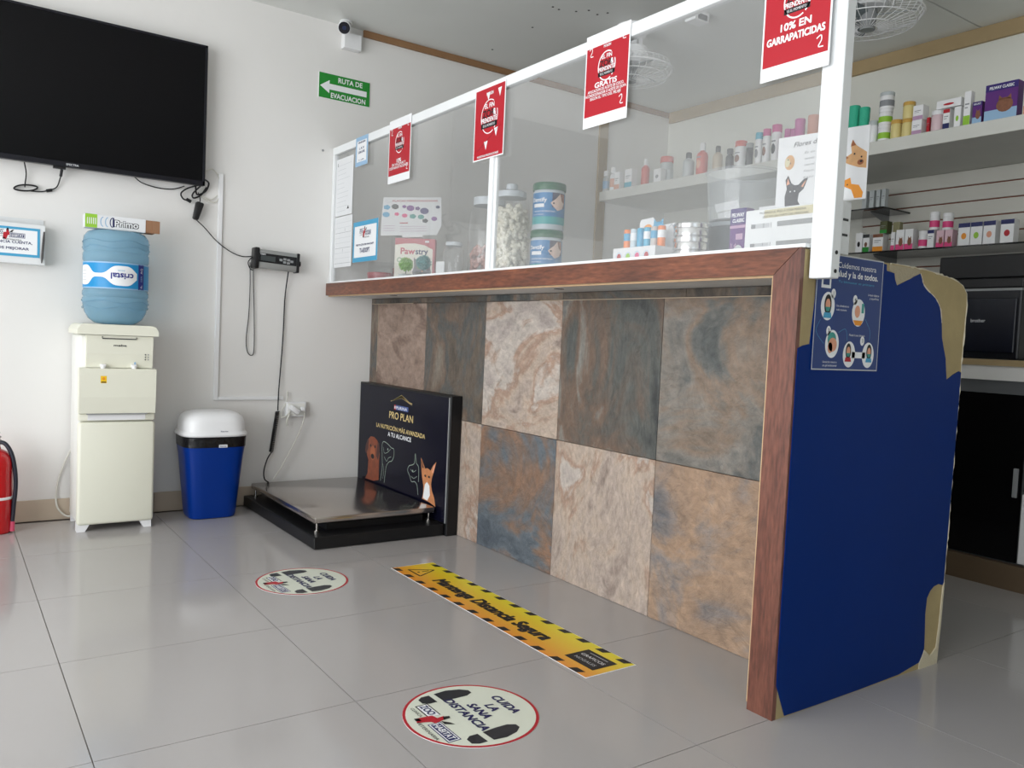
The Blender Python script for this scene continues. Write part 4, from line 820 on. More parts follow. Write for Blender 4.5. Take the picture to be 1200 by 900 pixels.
I('supplement_jar','jar',-1.201,-1.135,Z1,.148,.073,WH,CORAL,None,'white supplement jar with coral lid and brown dog print',G1,mid=DOGP)
I('supplement_jar','jar',-1.26,-1.219,Z1,.123,.041,DARKB,GREY,None,'slim dark grey jar right of the coral-lidded supplement jar',G1)
I('talc_bottle','jar',-1.322,-1.280,Z1,.169,.045,WH,CYAN,None,'white talc bottle with cyan cap',G1,mid=PG)
I('talc_bottle','jar',-1.373,-1.330,Z1,.180,.049,WH,MAG,None,'white talc bottle with magenta cap next to the cyan capped one',G1,mid=DOGP)
I('talc_bottle','jar',-1.438,-1.385,Z1,.192,.056,WH,MAG,None,'wider white talc bottle with magenta cap nearest the bandage rolls',G1,mid=DARKB)
I('bandage_roll','roll',-1.484,-1.448,Z1,.165,.03,PURW,None,None,'slim magenta bandage roll right of the wide talc bottle',G1,xf=1.67)
I('bandage_roll','roll',-1.523,-1.487,Z1,.158,.03,PURW,None,None,'second slim magenta bandage roll, behind the taller magenta one',G1,xf=1.67)
I('bandage_roll','roll',-1.581,-1.528,Z1,.196,.05,PURW,None,None,'tall magenta bandage roll above the flyer',G1)
I('bandage_roll','roll',-1.666,-1.604,Z1,.200,.061,SALM,None,None,'tall salmon bandage roll beside the thick upright',G1)
I('bandage_roll','roll',-1.893,-1.838,Z1,.199,.065,TEALP,None,None,'taller teal bandage roll right of the thick upright',G2)
I('bandage_roll','roll',-1.948,-1.899,Z1,.180,.049,TEALP,None,None,'shorter teal bandage roll right of the thick upright',G2)
I('white_tub','jar',-1.998,-1.953,Z1,.105,.049,WH,PS,None,'small white tub with grey lid behind the flyer corner',G2)
I('white_tub','jar',-2.059,-2.001,Z1,.077,.059,WH,WH,PLIME,'white tub with green print at the bottom of the stack of three',G2)
I('white_tub','jar',-2.061,-1.999,Z1+.0775,.073,.07,WH,WH,PLIME,'white tub with green print in the middle of the stack of three',G2)
I('white_tub','jar',-2.064,-1.998,Z1+.151,.078,.08,WH,PS,PG,'white tub with grey print on top of the stack of three',G2)
I('ointment_jar','jar',-2.117,-2.066,Z1,.088,.055,CRM,GOLD,None,'cream ointment jar with gold lid, bottom left of the three',G2)
I('ointment_jar','jar',-2.172,-2.121,Z1,.082,.05,CRM,GOLD,None,'cream ointment jar with gold lid, bottom right of the three',G2)
I('ointment_jar','jar',-2.174,-2.120,Z1+.0825,.077,.058,CRM,GOLD,None,'cream ointment jar with gold lid on top of the other two',G2)
I('medicine_box','box',-2.226,-2.180,Z1,.064,.05,WH,None,LIL,'lower white and mauve box of the stacked pair',G2)
I('medicine_box','box',-2.229,-2.182,Z1+.0645,.066,.05,WH,None,LIL,'upper white and mauve box of the stacked pair',G2)
I('medicine_box','box',-2.252,-2.238,Z1,.072,.03,PRED,None,None,'thin red box left of the pinkish jar',G2,xf=1.66)
I('supplement_jar','jar',-2.315,-2.258,Z1,.092,.062,M('pink_jar', (222,196,200), .35),WH,None,'pinkish jar with white lid in the right half of the long shelf',G2)
I('medicine_box','box',-2.352,-2.323,Z1,.087,.041,WH,PRED,PNAVY,'upright white box with red top and navy foot',G2)
I('medicine_box','box',-2.400,-2.372,Z1,.088,.038,WH,None,None,'upright white box with green swoosh',G2,mid=PLIME)
o = I('medicine_box','box',-2.398,-2.290,Z1+.0925,.036,.05,WH,None,None,'white box lying flat across two others with blue patch and red dot',G2,mid=PRED)
I('medicine_box','box',-2.440,-2.412,Z1,.145,.032,WH,None,PLIME,'tall narrow white and green box left of the purple boxes',G2)
I('medicine_box','box',-2.489,-2.450,Z1,.092,.047,VIOL,DVIO,PBLUEL,'small purple box in front of the large purple one',G2,mid='cat',txt='SOLUVET')
I('medicine_box','box',-2.630,-2.500,Z1,.151,.05,VIOL,DVIO,PBLUEL,'large purple box with a grey cat at the right end of the long shelf',G2,txt='PELWAY CLASSIC',mid='cat')
I('medicine_box','box',-2.700,-2.655,Z1,.125,.05,WH,None,PSKIN,'white box with pink foot at the right edge of the view',G2,mid=PRED)
Z2 = 1.4705; XG = 1.95
I('medicine_box','box',-1.772,-1.735,Z2,.103,.03,WH,None,None,'white box with black cat at the left end of the glass shelf',G3,XG,mid=PK)
I('medicine_box','box',-1.812,-1.776,Z2,.093,.034,WH,DGREY,PGREEN,'white and green box, second on the glass shelf',G3,XG,mid=DOGP)
I('medicine_box','box',-1.888,-1.832,Z2,.090,.05,WH,DOGP,PORG,'orange and white box, third on the glass shelf',G3,XG,mid=None)
I('medicine_box','box',-1.905,-1.867,Z2+.0905,.062,.048,M('olive_card', (80,84,50), .5),None,PGREEN,'dark olive box stacked on the orange and white box',G3,XG)
I('medicine_box','box',-1.944,-1.909,Z2,.150,.031,M('khaki_card', (150,146,110), .5),None,PORG,'taller khaki box behind the olive box',G3,XG+.05)
I('medicine_box','box',-1.951,-1.931,Z2,.092,.03,WH,None,PPINK,'thin white box with pink foot left of the pink pair',G3,XG)
for y0, y1, l in ((-2.000,-1.958,'left'), (-2.046,-2.004,'right')): I('medicine_box','box',y0,y1,Z2,.101,.05,WH,None,PPINK,'%s one of the pair of white boxes with pink foot and animal print' % l,G3,XG,mid='cat')
I('supplement_jar','jar',-2.112,-2.066,Z2,.087,.045,WH,WH,PPINK,'lower white and pink jar left of the small white box on the glass shelf',G3,XG)
I('medicine_box','box',-2.152,-2.120,Z2,.088,.039,WH,PNAVY,None,'white box with navy corner between the pink jars',G3,XG)
I('supplement_jar','jar',-2.162,-2.116,Z2+.0885,.087,.047,WH,WH,PPINK,'upper white and pink jar standing on the navy-cornered box',G3,XG)
for y0, y1, l in ((-2.200,-2.164,'left'), (-2.241,-2.205,'right')): I('medicine_box','box',y0,y1,Z2,.082,.048,M('pinkish_card', (226,190,200), .5),None,PPINK,'%s one of the two pink boxes under the third jar' % l,G3,XG,mid='cat')
I('supplement_jar','jar',-2.228,-2.180,Z2+.0825,.081,.047,WH,WH,PPINK,'white and pink jar standing on the two pink boxes',G3,XG)
for i, (y0, y1, m_) in enumerate(((-2.322,-2.268,PORG), (-2.378,-2.325,PLIME), (-2.436,-2.383,PSKIN), (-2.515,-2.458,PRED))): I('medicine_box','box',y0,y1,Z2,.107,.05,WH,PNAVY,None,'%s of the four white boxes with navy top band on the glass shelf' % ('first','second','third','fourth, set apart')[i],G3,XG,mid=m_)
for i, (y0, y1) in enumerate(((-1.730,-1.704), (-1.772,-1.746), (-1.805,-1.785), (-1.836,-1.814))): I('thin_box','box',y0,y1,1.7055,.1,.028,PS,None,None,'thin grey box on the short glass shelf, %s from the left' % ('first','second','third','fourth')[i],'thin grey boxes on the short glass shelf',2.03)
# ---------------------------------------------------------------- back cabinet, printer
bc = thing('back_cabinet', (1.9, -2.7, 0), 'white back cabinet with dark glass doors, pale wood edged top and brown plinth', 'cabinet')
MB().box(1.60, 2.25, -3.6, -1.3, .915, .94).build('worktop', M('worktop_grey', (150,150,146), .5), bc)
MB().box(1.592, 1.60, -3.6, -1.3, .915, .941).build('wood_edging', TANW, bc)
MB().box(1.60, 1.625, -3.6, -1.3, .855, .915).build('fascia', WHITE, bc)
MB().box(1.62, 2.25, -3.6, -1.3, .105, .915).build('carcass', M('cabinet_grey', (110,112,112), .5), bc)
MB().box(1.612, 1.62, -3.6, -1.3, .80, .855).build('door_track', M('track_grey', (100,102,104), .4), bc)
for i, (y0, y1) in enumerate(((-2.05,-1.32), (-2.775,-2.06), (-3.58,-3.19))):
    dd = MB().box(1.606, 1.614, y0, y1, .112, .80).build('door', M('black_glass_door', (8,9,11), .12, var=0), bc)
    MB().box(1.596, 1.606, y0+.012, y0+.03, .38, .50, .002, 1).build('handle', GREY, dd)
MB().box(1.595, 1.612, -3.18, -2.785, .115, .40, .003, 1).build('drawer', PLASTW, bc); MB().box(1.606, 1.614, -3.18, -2.785, .41, .80).build('door', MATS['black_glass_door'], bc)
MB().box(1.585, 2.25, -3.6, -1.3, 0, .104).build('plinth', M('brown_plinth', (104,86,66), .5, var=.15), bc)
pr = thing('printer', (1.85, -2.5, .941), 'large black office printer on the back cabinet', 'printer')
MB().box(1.66, 2.05, -2.70, -2.28, .942, 1.24, .008).build('body', M('printer_black', (16,18,26), .3), pr)
MB().box(1.648, 1.662, -2.685, -2.295, .97, 1.20, .004).build('front_tray', M('printer_tray', (14,18,32), .25), pr)
MB().box(1.65, 2.06, -2.705, -2.27, 1.242, 1.285, .006).build('scanner_lid', BLACK, pr)
MB().box(1.655, 2.06, -2.70, -2.275, 1.232, 1.243).build('lid_seam', GREY, pr)
p = Print(face_x(1.648)); p.text('brother', 2.535, 1.105, .014, PLG, w=.06, bold=1, lay=1); p.build(pr)
o = MB().box(1.66, 2.05, -2.98, -2.345, 1.286, 1.385, .006).build('black_case', BLACKM, loc=(1.85,-2.6,1.286)); tag(o, 'wide flat black case stacked on top of the printer', 'case')
# ---------------------------------------------------------------- things on the reception counter
ZT = 1.1865
def clear_jar(name, x, y, r, h, label, lid, cat='jar', group=None, neck=.8, lidr=None):
    t = thing(name, (x,y,ZT), label, cat, group)
    MB().lathe((x,y,0), [(r*.96,ZT), (r,ZT+.006), (r,ZT+h*.78), (r*neck,ZT+h*.90), (r*neck,ZT+h*.91)], 28).build('jar_body', CLEAR, t, True)
    lr = lidr or r*neck*1.05; MB().lathe((x,y,0), [(lr,ZT+h*.90), (lr,ZT+h*.985), (lr*.9,ZT+h)], 28).build('lid', lid, t, True); return t
FROST = M('frosted_lid', (206,212,216), .3)
# white bone biscuits
bj = thing('biscuit_jar', (-.01,-1.375,ZT), 'large clear jar full of white bone biscuits with a frosted lid', 'jar')
MB().lathe((-.01,-1.375,0), [(.078,ZT), (.084,ZT+.006), (.084,ZT+.26), (.076,ZT+.315), (.062,ZT+.34), (.062,ZT+.35)], 32).build('jar_body', CLEAR, bj, True)
MB().lathe((-.01,-1.375,0), [(.064,ZT+.348), (.064,ZT+.372), (.05,ZT+.378), (.026,ZT+.380), (.024,ZT+.405), (.02,ZT+.408)], 28).build('lid', FROST, bj, True)
def bonepile(x, y, r, z0, z1, size, n, name, mat, label, round_=False):
    random.seed(5); mb = MB()
    for i in range(n):
        z = z0+size*.6+(z1-z0-size)*((i+.5)/n); rr_ = (r-size*.55)*(1 if i % 4 else .3); a = i*2.39996+random.random()*.6
        rr_ *= min(1, math.sqrt(max(0.05, (z1+size*1.5-z)/(size*3)))) if z > z1-size*2 else 1
        T = Matrix.Translation((x+rr_*math.cos(a), y+rr_*math.sin(a), z)) @ Matrix.Rotation(random.random()*6.28, 4, 'Z') @ Matrix.Rotation(random.random()*3.14, 4, 'X') @ Matrix.Rotation(random.random()*3.14, 4, 'Y'); mb.T = T
        s_ = size
        if round_: mb.sph((0,0,0), s_*.5, (1,.8,.6), 1)
        else:
            mb.tube([(-s_*.4,0,0), (0,0,0), (s_*.4,0,0)], [s_*.27, s_*.22, s_*.27], 6)
            for q in (-1, 1):
                mb.sph((q*s_*.42, s_*.16, 0), s_*.25, sub=1); mb.sph((q*s_*.42, -s_*.16, 0), s_*.25, sub=1)
    o = mb.build(name, mat, smooth=True, loc=(x,y,z0)); tag(o, label, 'pet treats', kind='stuff'); return o
bonepile(-.01, -1.375, .082, ZT+.003, ZT+.315, .050, 210, 'bone_biscuits', M('biscuit_white', (236,232,216), .6, var=.08, vs=20), 'off-white bone shaped biscuits filling the large clear jar')
pj = thing('treat_jar', (.03,-1.14,ZT), 'large clear jar of pinkish treats behind the middle upright of the screen', 'jar')
MB().lathe((.03,-1.14,0), [(.086,ZT), (.09,ZT+.006), (.09,ZT+.26), (.08,ZT+.325), (.07,ZT+.345)], 32).build('jar_body', CLEAR, pj, True)
MB().lathe((.03,-1.14,0), [(.072,ZT+.344), (.072,ZT+.378), (.05,ZT+.383)], 28).build('lid', FROST, pj, True)
bonepile(.03, -1.14, .088, ZT+.003, ZT+.17, .035, 110, 'pink_treats', M('treat_pink', (190,140,128), .6, var=.25, vs=30), 'pinkish brown treats in the jar behind the middle upright', True)
# blue treat tubs, stacked
def tub(z, label, dx=0):
    x, y, r = -.005+dx, -1.63, .066; t = thing('treat_tub', (x,y,z), label, 'tub', 'blue treat tubs with green lids')
    MB().lathe((x,y,0), [(r*.92,z), (r*.97,z+.004), (r*.97,z+.150), (r*.93,z+.158)], 32).build('tub_body', M('tub_clear', (190,200,206), .25), t, True)
    MB().lathe((x,y,0), [(r,z+.158), (r*1.02,z+.161), (r*1.02,z+.182), (r*.97,z+.187)], 32).build('lid', M('tub_green_lid', (22,96,60), .35), t, True)
    LBt = M('tub_label_blue', (36,120,176), .35, var=.08, vs=14); rr_ = r*.972
    f0 = math.atan2(-1, -.72)
    cm3 = lambda a, b, c: Vector((x+(rr_+c)*math.cos(f0+a/rr_), y+(rr_+c)*math.sin(f0+a/rr_), b))
    p = Print(cm3, .006); p.rect(-.12, z+.022, .12, z+.146, LBt, 0, 32)
    p.rect(-.12, z+.022, .12, z+.052, M('tub_label_teal', (50,160,160), .35, var=.1, vs=20), 1, 32); p.rect(.012, z+.088, .075, z+.146, M('tub_label_dark', (40,36,70), .35), 1, 10)
    p.poly([(.005,z+.105), (.03,z+.125), (.045,z+.143), (.07,z+.14), (.072,z+.11), (.06,z+.085), (.035,z+.075), (.018,z+.09)], M('print_dog_white', (226,196,180), .5, var=.1, vs=30), 3); p.poly([(.045,z+.143), (.07,z+.142), (.074,z+.105), (.055,z+.115)], PBRN, 4); p.ell(.018, z+.104, .004, .004, PK, 5, 8)
    p.text('Dentify', -.045, z+.118, .016, PW, w=.07, bold=1, lay=3); p.rect(-.07, z+.088, -.02, z+.102, PW, 2, 4); p.text('SNACKS DE DENTALES', -.02, z+.072, .006, PW, w=.09, lay=3); p.text('CONTENIDO', -.045, z+.060, .004, PW, w=.05, lay=3)
    p.build(t, 'label_print')
tub(ZT, 'lower blue treat tub with green lid, resting on the counter'); tub(ZT+.1875, 'upper blue treat tub with green lid, stacked on the other', .003)
# small jar with tag
sj = clear_jar('glass_jar', -.10, -1.06, .046, .175, 'small clear glass jar with a white price tag', FROST, neck=.78)
mb = MB(Matrix.Translation((-.152,-1.03,ZT+.05)) @ Matrix.Rotation(math.radians(-60), 4, 'Z')); mb.box(-.02, .024, -.001, .001, -.045, .035).build('price_tag', PPAPER, sj)
# red jar and tin
rj = thing('treat_jar', (.02,-.33,ZT), 'tall clear jar with red treats beside the bright blue bordered notice', 'jar')
MB().lathe((.02,-.33,0), [(.062,ZT), (.066,ZT+.006), (.066,ZT+.25), (.056,ZT+.27)], 28).build('jar_body', CLEAR, rj, True)
MB().lathe((.02,-.33,0), [(.058,ZT+.27), (.058,ZT+.295), (.05,ZT+.298)], 28).build('lid', FROST, rj, True)
bonepile(.02, -.33, .064, ZT+.003, ZT+.14, .034, 70, 'red_treats', M('treat_red', (176,70,70), .5, var=.2, vs=20), 'red treats filling the lower half of the tall clear jar', True)
t = thing('red_tin', (-.10,-.30,ZT), 'low round red tin in front of the jar of red treats', 'tin')
MB().lathe((-.10,-.30,0), [(.062,ZT), (.064,ZT+.004), (.064,ZT+.05)], 28).build('tin_body', M('tin_red', (170,48,60), .35, var=.15, vs=20), t, True); MB().lathe((-.10,-.30,0), [(.066,ZT+.05), (.066,ZT+.065), (.06,ZT+.068)], 28).build('tin_lid', M('tin_lid_red', (196,90,96), .3), t, True)
# Pawstry box turned to the camera, card on top
def turned(x, y, ang): return Matrix.Translation((x, y, 0)) @ Matrix.Rotation(ang, 4, 'Z')
TA = turned(-.09, -.665, math.radians(-40))
pw = thing('pet_treat_box', (-.09,-.665,ZT), 'white and pink cat treat box with a grey tabby cat on the counter', 'box')
PKC = M('pink_card', (190,96,104), .5); MB(TA).box(-.10, .10, 0, .045, ZT, ZT+.222, .001, 1).build('box_body', PKC, pw)
p = Print(lambda a, b, c: TA @ Vector((a, -c, b))); p.rect(-.10, ZT, .10, ZT+.222, PKC, 0); p.poly([(-.10,ZT), (.09,ZT), (.09,ZT+.17), (.05,ZT+.19), (0,ZT+.198), (-.05,ZT+.196), (-.10,ZT+.188)], M('print_ivory', (232,228,214), .5, var=0), 1)
p.text('Paw', -.035, ZT+.160, .030, M('print_rose', (196,60,90), .5, var=0), w=.07, bold=1, lay=3); p.text('stry', .035, ZT+.160, .030, PNAVY, w=.06, bold=1, lay=3)
CG = M('print_cat_grey', (112,114,118), .5, var=.4, vs=50)
p.poly([(-.005,ZT+.01), (-.008,ZT+.06), (.0,ZT+.085), (-.003,ZT+.13), (.022,ZT+.105), (.055,ZT+.105), (.078,ZT+.13), (.078,ZT+.085), (.088,ZT+.05), (.09,ZT+.01)], CG, 2); p.ell(.024,ZT+.08,.008,.006,PLIME,3,12); p.ell(.055,ZT+.08,.008,.006,PLIME,3,12); p.ell(.024,ZT+.08,.003,.005,PK,4,8); p.ell(.055,ZT+.08,.003,.005,PK,4,8); p.poly([(.034,ZT+.065), (.046,ZT+.065), (.04,ZT+.058)], PSKIN, 3)
p.arc(-.075, ZT+.115, .012, .012, .003, PGREEN, 2, n=16); p.arc(-.04, ZT+.115, .012, .012, .003, PORG, 2, n=16); p.rect(-.085, ZT+.01, -.065, ZT+.03, PK, 2); p.rect(.05, ZT+.203, .07, ZT+.213, PW, 2); p.build(pw)
TC = Matrix.Translation((-.10,-.655,ZT+.226)) @ Matrix.Rotation(math.radians(-27), 4, 'Z') @ Matrix.Rotation(math.radians(-4), 4, 'Y') @ Matrix.Rotation(math.radians(-10), 4, 'X')
cd = thing('price_card', (-.10,-.655,ZT+.223), 'white PLACAS PERSONALIZADAS card with coloured pet tags above the cat treat box', 'card')
MB(TC).prism([(-.155,.012), (.12,.012), (.145,.06), (.150,.205), (-.135,.205), (-.15,.08)], 'y', 0, .002).build('card_sheet', PPAPER, cd); MB(TC).box(-.05, .05, -.01, .03, 0, .012).build('card_stand', PLASTW, cd)
p = Print(lambda a, b, c: TC @ Vector((a, -c, b))); p.text('PLACAS PERSONALIZADAS', .02, .187, .009, PRED, w=.22, bold=1, lay=2); p.arc(-.11,.187,.018,.008,.001,PG,0,n=16)
random.seed(9)
for i, (x_, z_, m_, r_) in enumerate(((-.12,.155,PBLUE,.018), (-.08,.158,DGREY,.018), (-.035,.158,PPURP,.012), (-.005,.15,PPURP,.020), (.03,.148,VIOL,.014), (.063,.135,DVIO,.022), (.13,.155,PNAVY,.012), (-.125,.118,PBLUE,.018), (-.073,.12,PPINK,.013), (-.035,.112,PPINK,.014), (.005,.108,PTEAL,.018), (.045,.105,PTEAL,.016), (.065,.085,DARKB,.016), (.11,.095,PPURP,.015))):
    p.ell(x_, z_, r_, r_*.75, m_, 1, 10 if i % 2 else 5)
p.rect(-.06, .072, -.02, .077, PRED, 1)
for j in range(3): p.rect(-.06, .056-.012*j, .07, .058-.012*j, LIL, 1); p.rect(-.14, .06-.012*j, -.085, .062-.012*j, LIL, 1)
p.build(cd)
# pom-pom toys
def pompom(x, y, mat, col, label):
    t = thing('pompom_toy', (x,y,ZT), label, 'cat toy', 'pompom cat toys on little stands')
    MB().box(x-.028, x+.028, y-.03, y+.03, ZT, ZT+.035, .008, 2, 1).build('stand', mat, t, True); MB().cyl((x,y,ZT+.035), (x,y,ZT+.06), .002).build('stick', BLACK, t)
    mb = MB(); random.seed(int(abs(x*1000)+abs(y*1000)))
    for i in range(220):
        d_ = Vector((random.gauss(0,1), random.gauss(0,1), random.gauss(0,1))).normalized(); c_0 = Vector((x,y,ZT+.08)); mb.tube([c_0+d_*.008, c_0+d_*(.033+random.random()*.004)], [.0035, .0015], 4)
    mb.sph((x,y,ZT+.08), .024, sub=2); mb.build('pompom', col, t)
pompom(-.195, -.78, PS, M('pompom_green', (126,190,40), .8), 'lime green pompom toy on a pale stand in front of the cat treat box')
pompom(-.195, -.955, BLACK, M('pompom_teal', (16,140,140), .8), 'teal pompom toy on a black stand in front of the cat treat box')
# display tray of tubes
ds = thing('display_tray', (-.16,-2.36,ZT), 'small white cardboard counter display with cat shaped backboard', 'display stand')
MB().box(-.205, -.11, -2.455, -2.262, ZT, ZT+.058, .001, 1).build('tray', PPAPER, ds)
MB().prism([(-2.285,ZT+.058), (-2.285,ZT+.150), (-2.292,ZT+.160), (-2.345,ZT+.163), (-2.352,ZT+.155), (-2.355,ZT+.132), (-2.448,ZT+.138), (-2.456,ZT+.130), (-2.456,ZT+.058)], 'x', -.114, -.110).build('backboard', PPAPER, ds)
p = Print(face_x(-.114)); p.ell(2.325, ZT+.125, .022, .018, PORG, 1, 14); p.ell(2.372, ZT+.128, .026, .020, PBLUE, 2, 14); p.poly([(2.350,ZT+.14), (2.352,ZT+.158), (2.364,ZT+.145)], PBLUE, 2); p.poly([(2.394,ZT+.14), (2.392,ZT+.158), (2.38,ZT+.145)], PBLUE, 2); p.line([(2.42,ZT+.125), (2.43,ZT+.135), (2.44,ZT+.122)], .002, PG, 1); p.build(ds)
p = Print(face_x(-.205))
for j, m_ in enumerate((PRED, PLIME, PPINK, PRED)): p.ell(2.292+.042*j, ZT+.028, .010, .012, m_, 1, 12); p.arc(2.292+.042*j, ZT+.028, .014, .016, .0015, PBLUEL, 1, 0, 200, 12)
p.build(ds)
tubc = [M('tube_orange', (236,130,60), .3), M('tube_white_blue', (200,214,220), .3), M('tube_blue', (40,160,200), .3), M('tube_blue2', (60,170,205), .3), M('tube_silver', (196,190,186), .3), M('tube_orange', (236,130,60), .3)]
for j in range(6):
    y_ = -2.285-.031*j; t = thing('ointment_tube', (-.165,y_,ZT+.05), '%s tube standing in the cat backboard display tray' % ('first, orange','second, white','third, blue','fourth, blue','fifth, silver','sixth, orange')[j], 'tube', 'tubes in the display tray')
    MB().lathe((-.165,y_,0), [(.012,ZT+.0585), (.0125,ZT+.06), (.0125,ZT+.118), (.011,ZT+.122)], 16).build('tube_body', tubc[j], t, True); MB().lathe((-.165,y_,0), [(.0127,ZT+.085), (.0129,ZT+.086), (.0129,ZT+.108), (.0127,ZT+.109)], 16, cap=False).build('tube_band', PW if j % 2 else PBLUE, t, True)
# stacked tins
for j in range(3):
    x_, y_ = -.10, -2.505; z_ = ZT+.001+.043*j
    t = thing('metal_tin', (x_,y_,z_), 'shallow silver tin, %s of the stack beside the display tray' % ('bottom','middle','top')[j], 'tin', 'stacked silver tins')
    MB().lathe((x_,y_,0), [(.052,z_), (.056,z_+.004), (.056,z_+.024), (.055,z_+.026)], 32).build('tin_body', SILVER, t, True); MB().lathe((x_,y_,0), [(.058,z_+.026), (.058,z_+.038), (.054,z_+.0425)], 32).build('tin_lid', SILVER, t, True)
# clear containers
t = thing('plastic_container', (.06,-2.54,ZT), 'small smoky clear container under the large clear tub', 'container')
MB().lathe((.06,-2.54,0), [(.075,ZT), (.08,ZT+.01), (.085,ZT+.13)], 28).build('container_body', M('smoky_plastic', (110,120,128), .2, trans=.5, ior=1.1), t, True); MB().lathe((.06,-2.54,0), [(.088,ZT+.13), (.088,ZT+.142)], 28).build('container_lid', M('grey_lid', (130,140,146), .3), t, True)
t = thing('clear_tub', (.05,-2.57,ZT+.143), 'large clear plastic tub standing open on the counter', 'tub'); zt = ZT+.143
MB().lathe((.05,-2.57,0), [(.098,zt), (.102,zt+.004), (.114,zt+.15)], 36, cap=False).lathe((.05,-2.57,0), [(.112,zt+.148), (.119,zt+.150), (.119,zt+.155), (.112,zt+.155)], 36, cap=False).lathe((.05,-2.57,0), [(.02,zt+.001), (.10,zt+.003)], 36).build('tub_wall', CLEARD, t, True)
TL = Matrix.Translation((.03,-2.53,zt+.03)) @ Matrix.Rotation(-.6, 4, 'Z') @ Matrix.Rotation(-.25, 4, 'Y')
for k_, z_ in enumerate((.012, -.018)):
    o = MB(TL).box(-.035, .04, -.002-.01*k_, .0-.01*k_, z_, z_+.026).build('folded_leaflet', PPAPER, loc=(.03,-2.52,zt)); tag(o, '%s of the two white folded leaflets inside the large clear tub' % ('upper','lower')[k_], 'leaflet')
# purple box, sign rack, flyer
o = MB().box(-.12, -.085, -2.728, -2.672, ZT, ZT+.155, .001, 1).build('medicine_box', VIOL, loc=(-.1,-2.7,ZT)); tag(o, 'narrow purple box standing beside the white sign rack on the counter', 'box')
p = Print(face_x(-.12)); p.rect(2.672, ZT+.11, 2.728, ZT+.154, DVIO, 0); p.text('PELWAY', 2.70, ZT+.136, .011, PW, w=.045, bold=1, lay=2); p.text('CLASSIC', 2.702, ZT+.120, .010, PW, w=.042, bold=1, lay=2); p.rect(2.672, ZT+.098, 2.728, ZT+.106, LIL, 1); p.rect(2.695, ZT+.065, 2.72, ZT+.082, LIL, 1); p.ell(2.705, ZT+.028, .018, .022, PLG, 1, 14); p.text('3.4', 2.687, ZT+.048, .014, LIL, w=.022, lay=2); p.build(o)
o = MB().box(-.075, -.04, -2.86, -2.735, ZT, ZT+.160, .001, 1).build('medicine_box', PPAPER, loc=(-.06,-2.8,ZT)); tag(o, 'white box with blue top band standing behind the white sign rack', 'box'); p = Print(face_x(-.075)); p.rect(2.735, ZT+.14, 2.86, ZT+.15, PBLUE, 0); p.build(o)
rk = thing('sign_rack', (-.09,-2.9,1.1905), 'white plastic rack with two slots and a printed notice strip on the counter end', 'rack')
MB().box(-.13, -.078, -3.034, -2.735, 1.1905, 1.328, .002, 1).build('rack_body', ALU, rk)
p = Print(face_x(-.130)); p.rect(2.80, 1.302, 2.97, 1.324, PCREAM, 0); p.text('PROHIBIDO EL PASO A TODA PERSONA', 2.86, 1.317, .006, PK, w=.15, lay=2); p.text('QUE NO SEA PARTE DEL PERSONAL', 2.87, 1.306, .006, PK, w=.15, lay=2)
for z_ in (1.276, 1.222): p.rect(2.757, z_, 2.82, z_+.012, PLG, 0); p.rect(2.757, z_, 2.772, z_+.012, PG, 1); p.rect(2.845, z_, 2.97, z_+.014, GREY, 0); p.line([(2.80,z_-.001), (2.80,z_+.013)], .002, PG, 1); p.line([(2.825,z_-.001), (2.825,z_+.013)], .002, PG, 1)
p.build(rk)
for z_ in (1.277, 1.238): MB().box(-.112, -.09, -3.0352, -3.0335, z_, z_+.006).build('side_slot', DGREY, rk)
fl = thing('pet_flyer', (-.10,-2.95,1.33), 'white FLORES pet flyer with puppies and kittens standing on the sign rack', 'flyer')
MB().prism([(-2.812,1.3285), (-3.086,1.3285), (-3.086,1.512), (-2.812,1.524)], 'x', -.1015, -.1).build('flyer_sheet', PPAPER, fl); MB().box(-.10, -.085, -3.0, -2.9, 1.3285, 1.36).build('clip', ALU, fl)
p = Print(face_x(-.1015)); p.text('Flores de', 2.905, 1.498, .013, PK, w=.08, shear=.35, lay=2); p.text('Bach', 2.985, 1.495, .013, PTEAL, w=.04, shear=.35, lay=2)
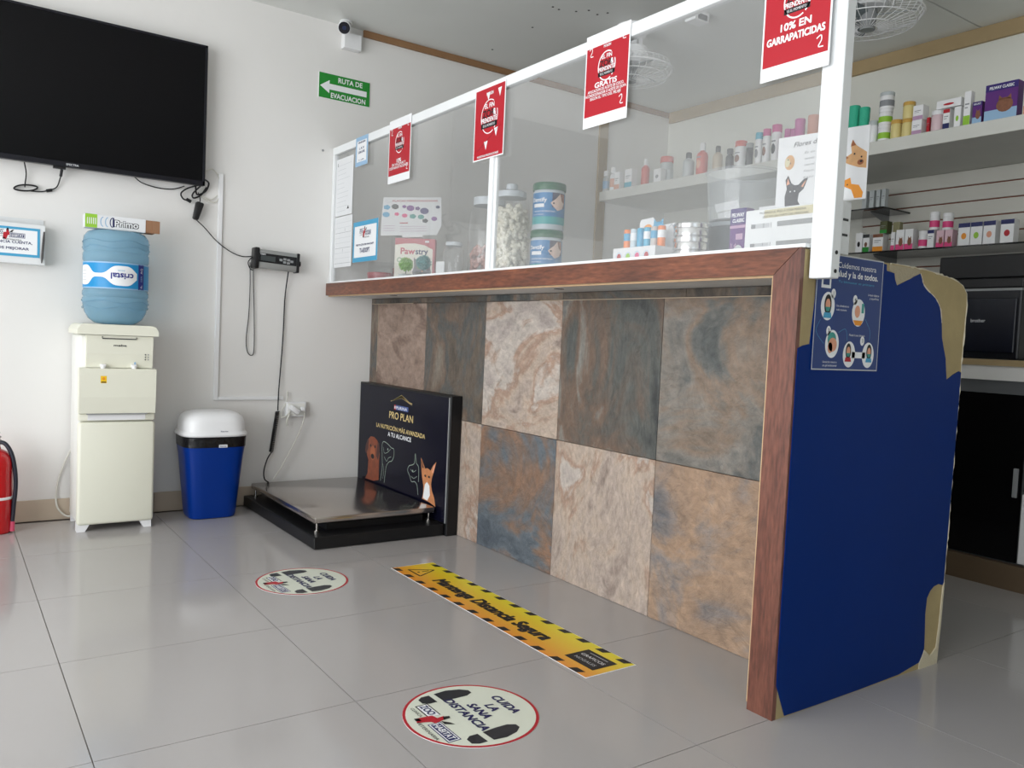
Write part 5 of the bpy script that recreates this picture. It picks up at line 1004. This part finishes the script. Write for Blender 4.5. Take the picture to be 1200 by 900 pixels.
for j, t_ in enumerate(('Es un', 'remedio', 'natural', 'Frascos', 'bajo')): p.text(t_, 2.915, 1.472-.0165*j, .006, PG, w=.03, shear=.3, lay=2)
p.ell(2.852, 1.452, .016, .02, PTAN, 1, 18); p.ell(2.845, 1.452, .008, .012, PCREAM, 2, 12); p.ell(2.847, 1.460, .002, .002, PK, 3, 8); p.ell(2.855, 1.449, .002, .002, PK, 3, 8)
BD = M('print_black_dog', (58,60,66), .5, var=.3, vs=60)
p.poly([(2.845,1.330), (2.842,1.36), (2.848,1.38), (2.842,1.405), (2.85,1.417), (2.862,1.395), (2.872,1.388), (2.885,1.388), (2.902,1.402), (2.914,1.403), (2.902,1.375), (2.888,1.365), (2.885,1.345), (2.895,1.330)], BD, 1); p.poly([(2.846,1.39), (2.850,1.41), (2.857,1.393)], PSKIN, 2); p.poly([(2.893,1.382), (2.909,1.399), (2.900,1.380)], PSKIN, 2); p.ell(2.860,1.372,.002,.002,PW,3,8); p.ell(2.874,1.372,.002,.002,PW,3,8)
p.poly([(3.012,1.432), (3.020,1.438), (3.040,1.448), (3.036,1.47), (3.040,1.482), (3.052,1.466), (3.066,1.456), (3.082,1.445), (3.083,1.405), (3.06,1.41), (3.035,1.42)], PTAN, 1); p.poly([(3.012,1.432), (3.022,1.445), (3.032,1.437)], PBRN, 2); p.poly([(3.036,1.465), (3.041,1.482), (3.050,1.467)], PBRN, 2); p.ell(3.048,1.445,.0025,.0025,PK,3,8); p.ell(3.068,1.435,.0025,.0025,PK,3,8); p.ell(3.066,1.422,.009,.007,PBRN,3,12); p.ell(3.068,1.424,.004,.003,PK,4,8)
p.poly([(3.008,1.335), (3.005,1.37), (3.012,1.388), (3.02,1.38), (3.04,1.386), (3.044,1.37), (3.065,1.365), (3.078,1.345), (3.076,1.332)], PORG, 1); p.poly([(3.020,1.332), (3.025,1.365), (3.045,1.355), (3.055,1.332)], PW, 2); p.ell(3.018,1.371,.002,.002,PK,3,8); p.ell(3.033,1.369,.002,.002,PK,3,8); p.ell(3.01, 1.498, .012, .010, PTEAL, 1, 10)
p.build(fl)
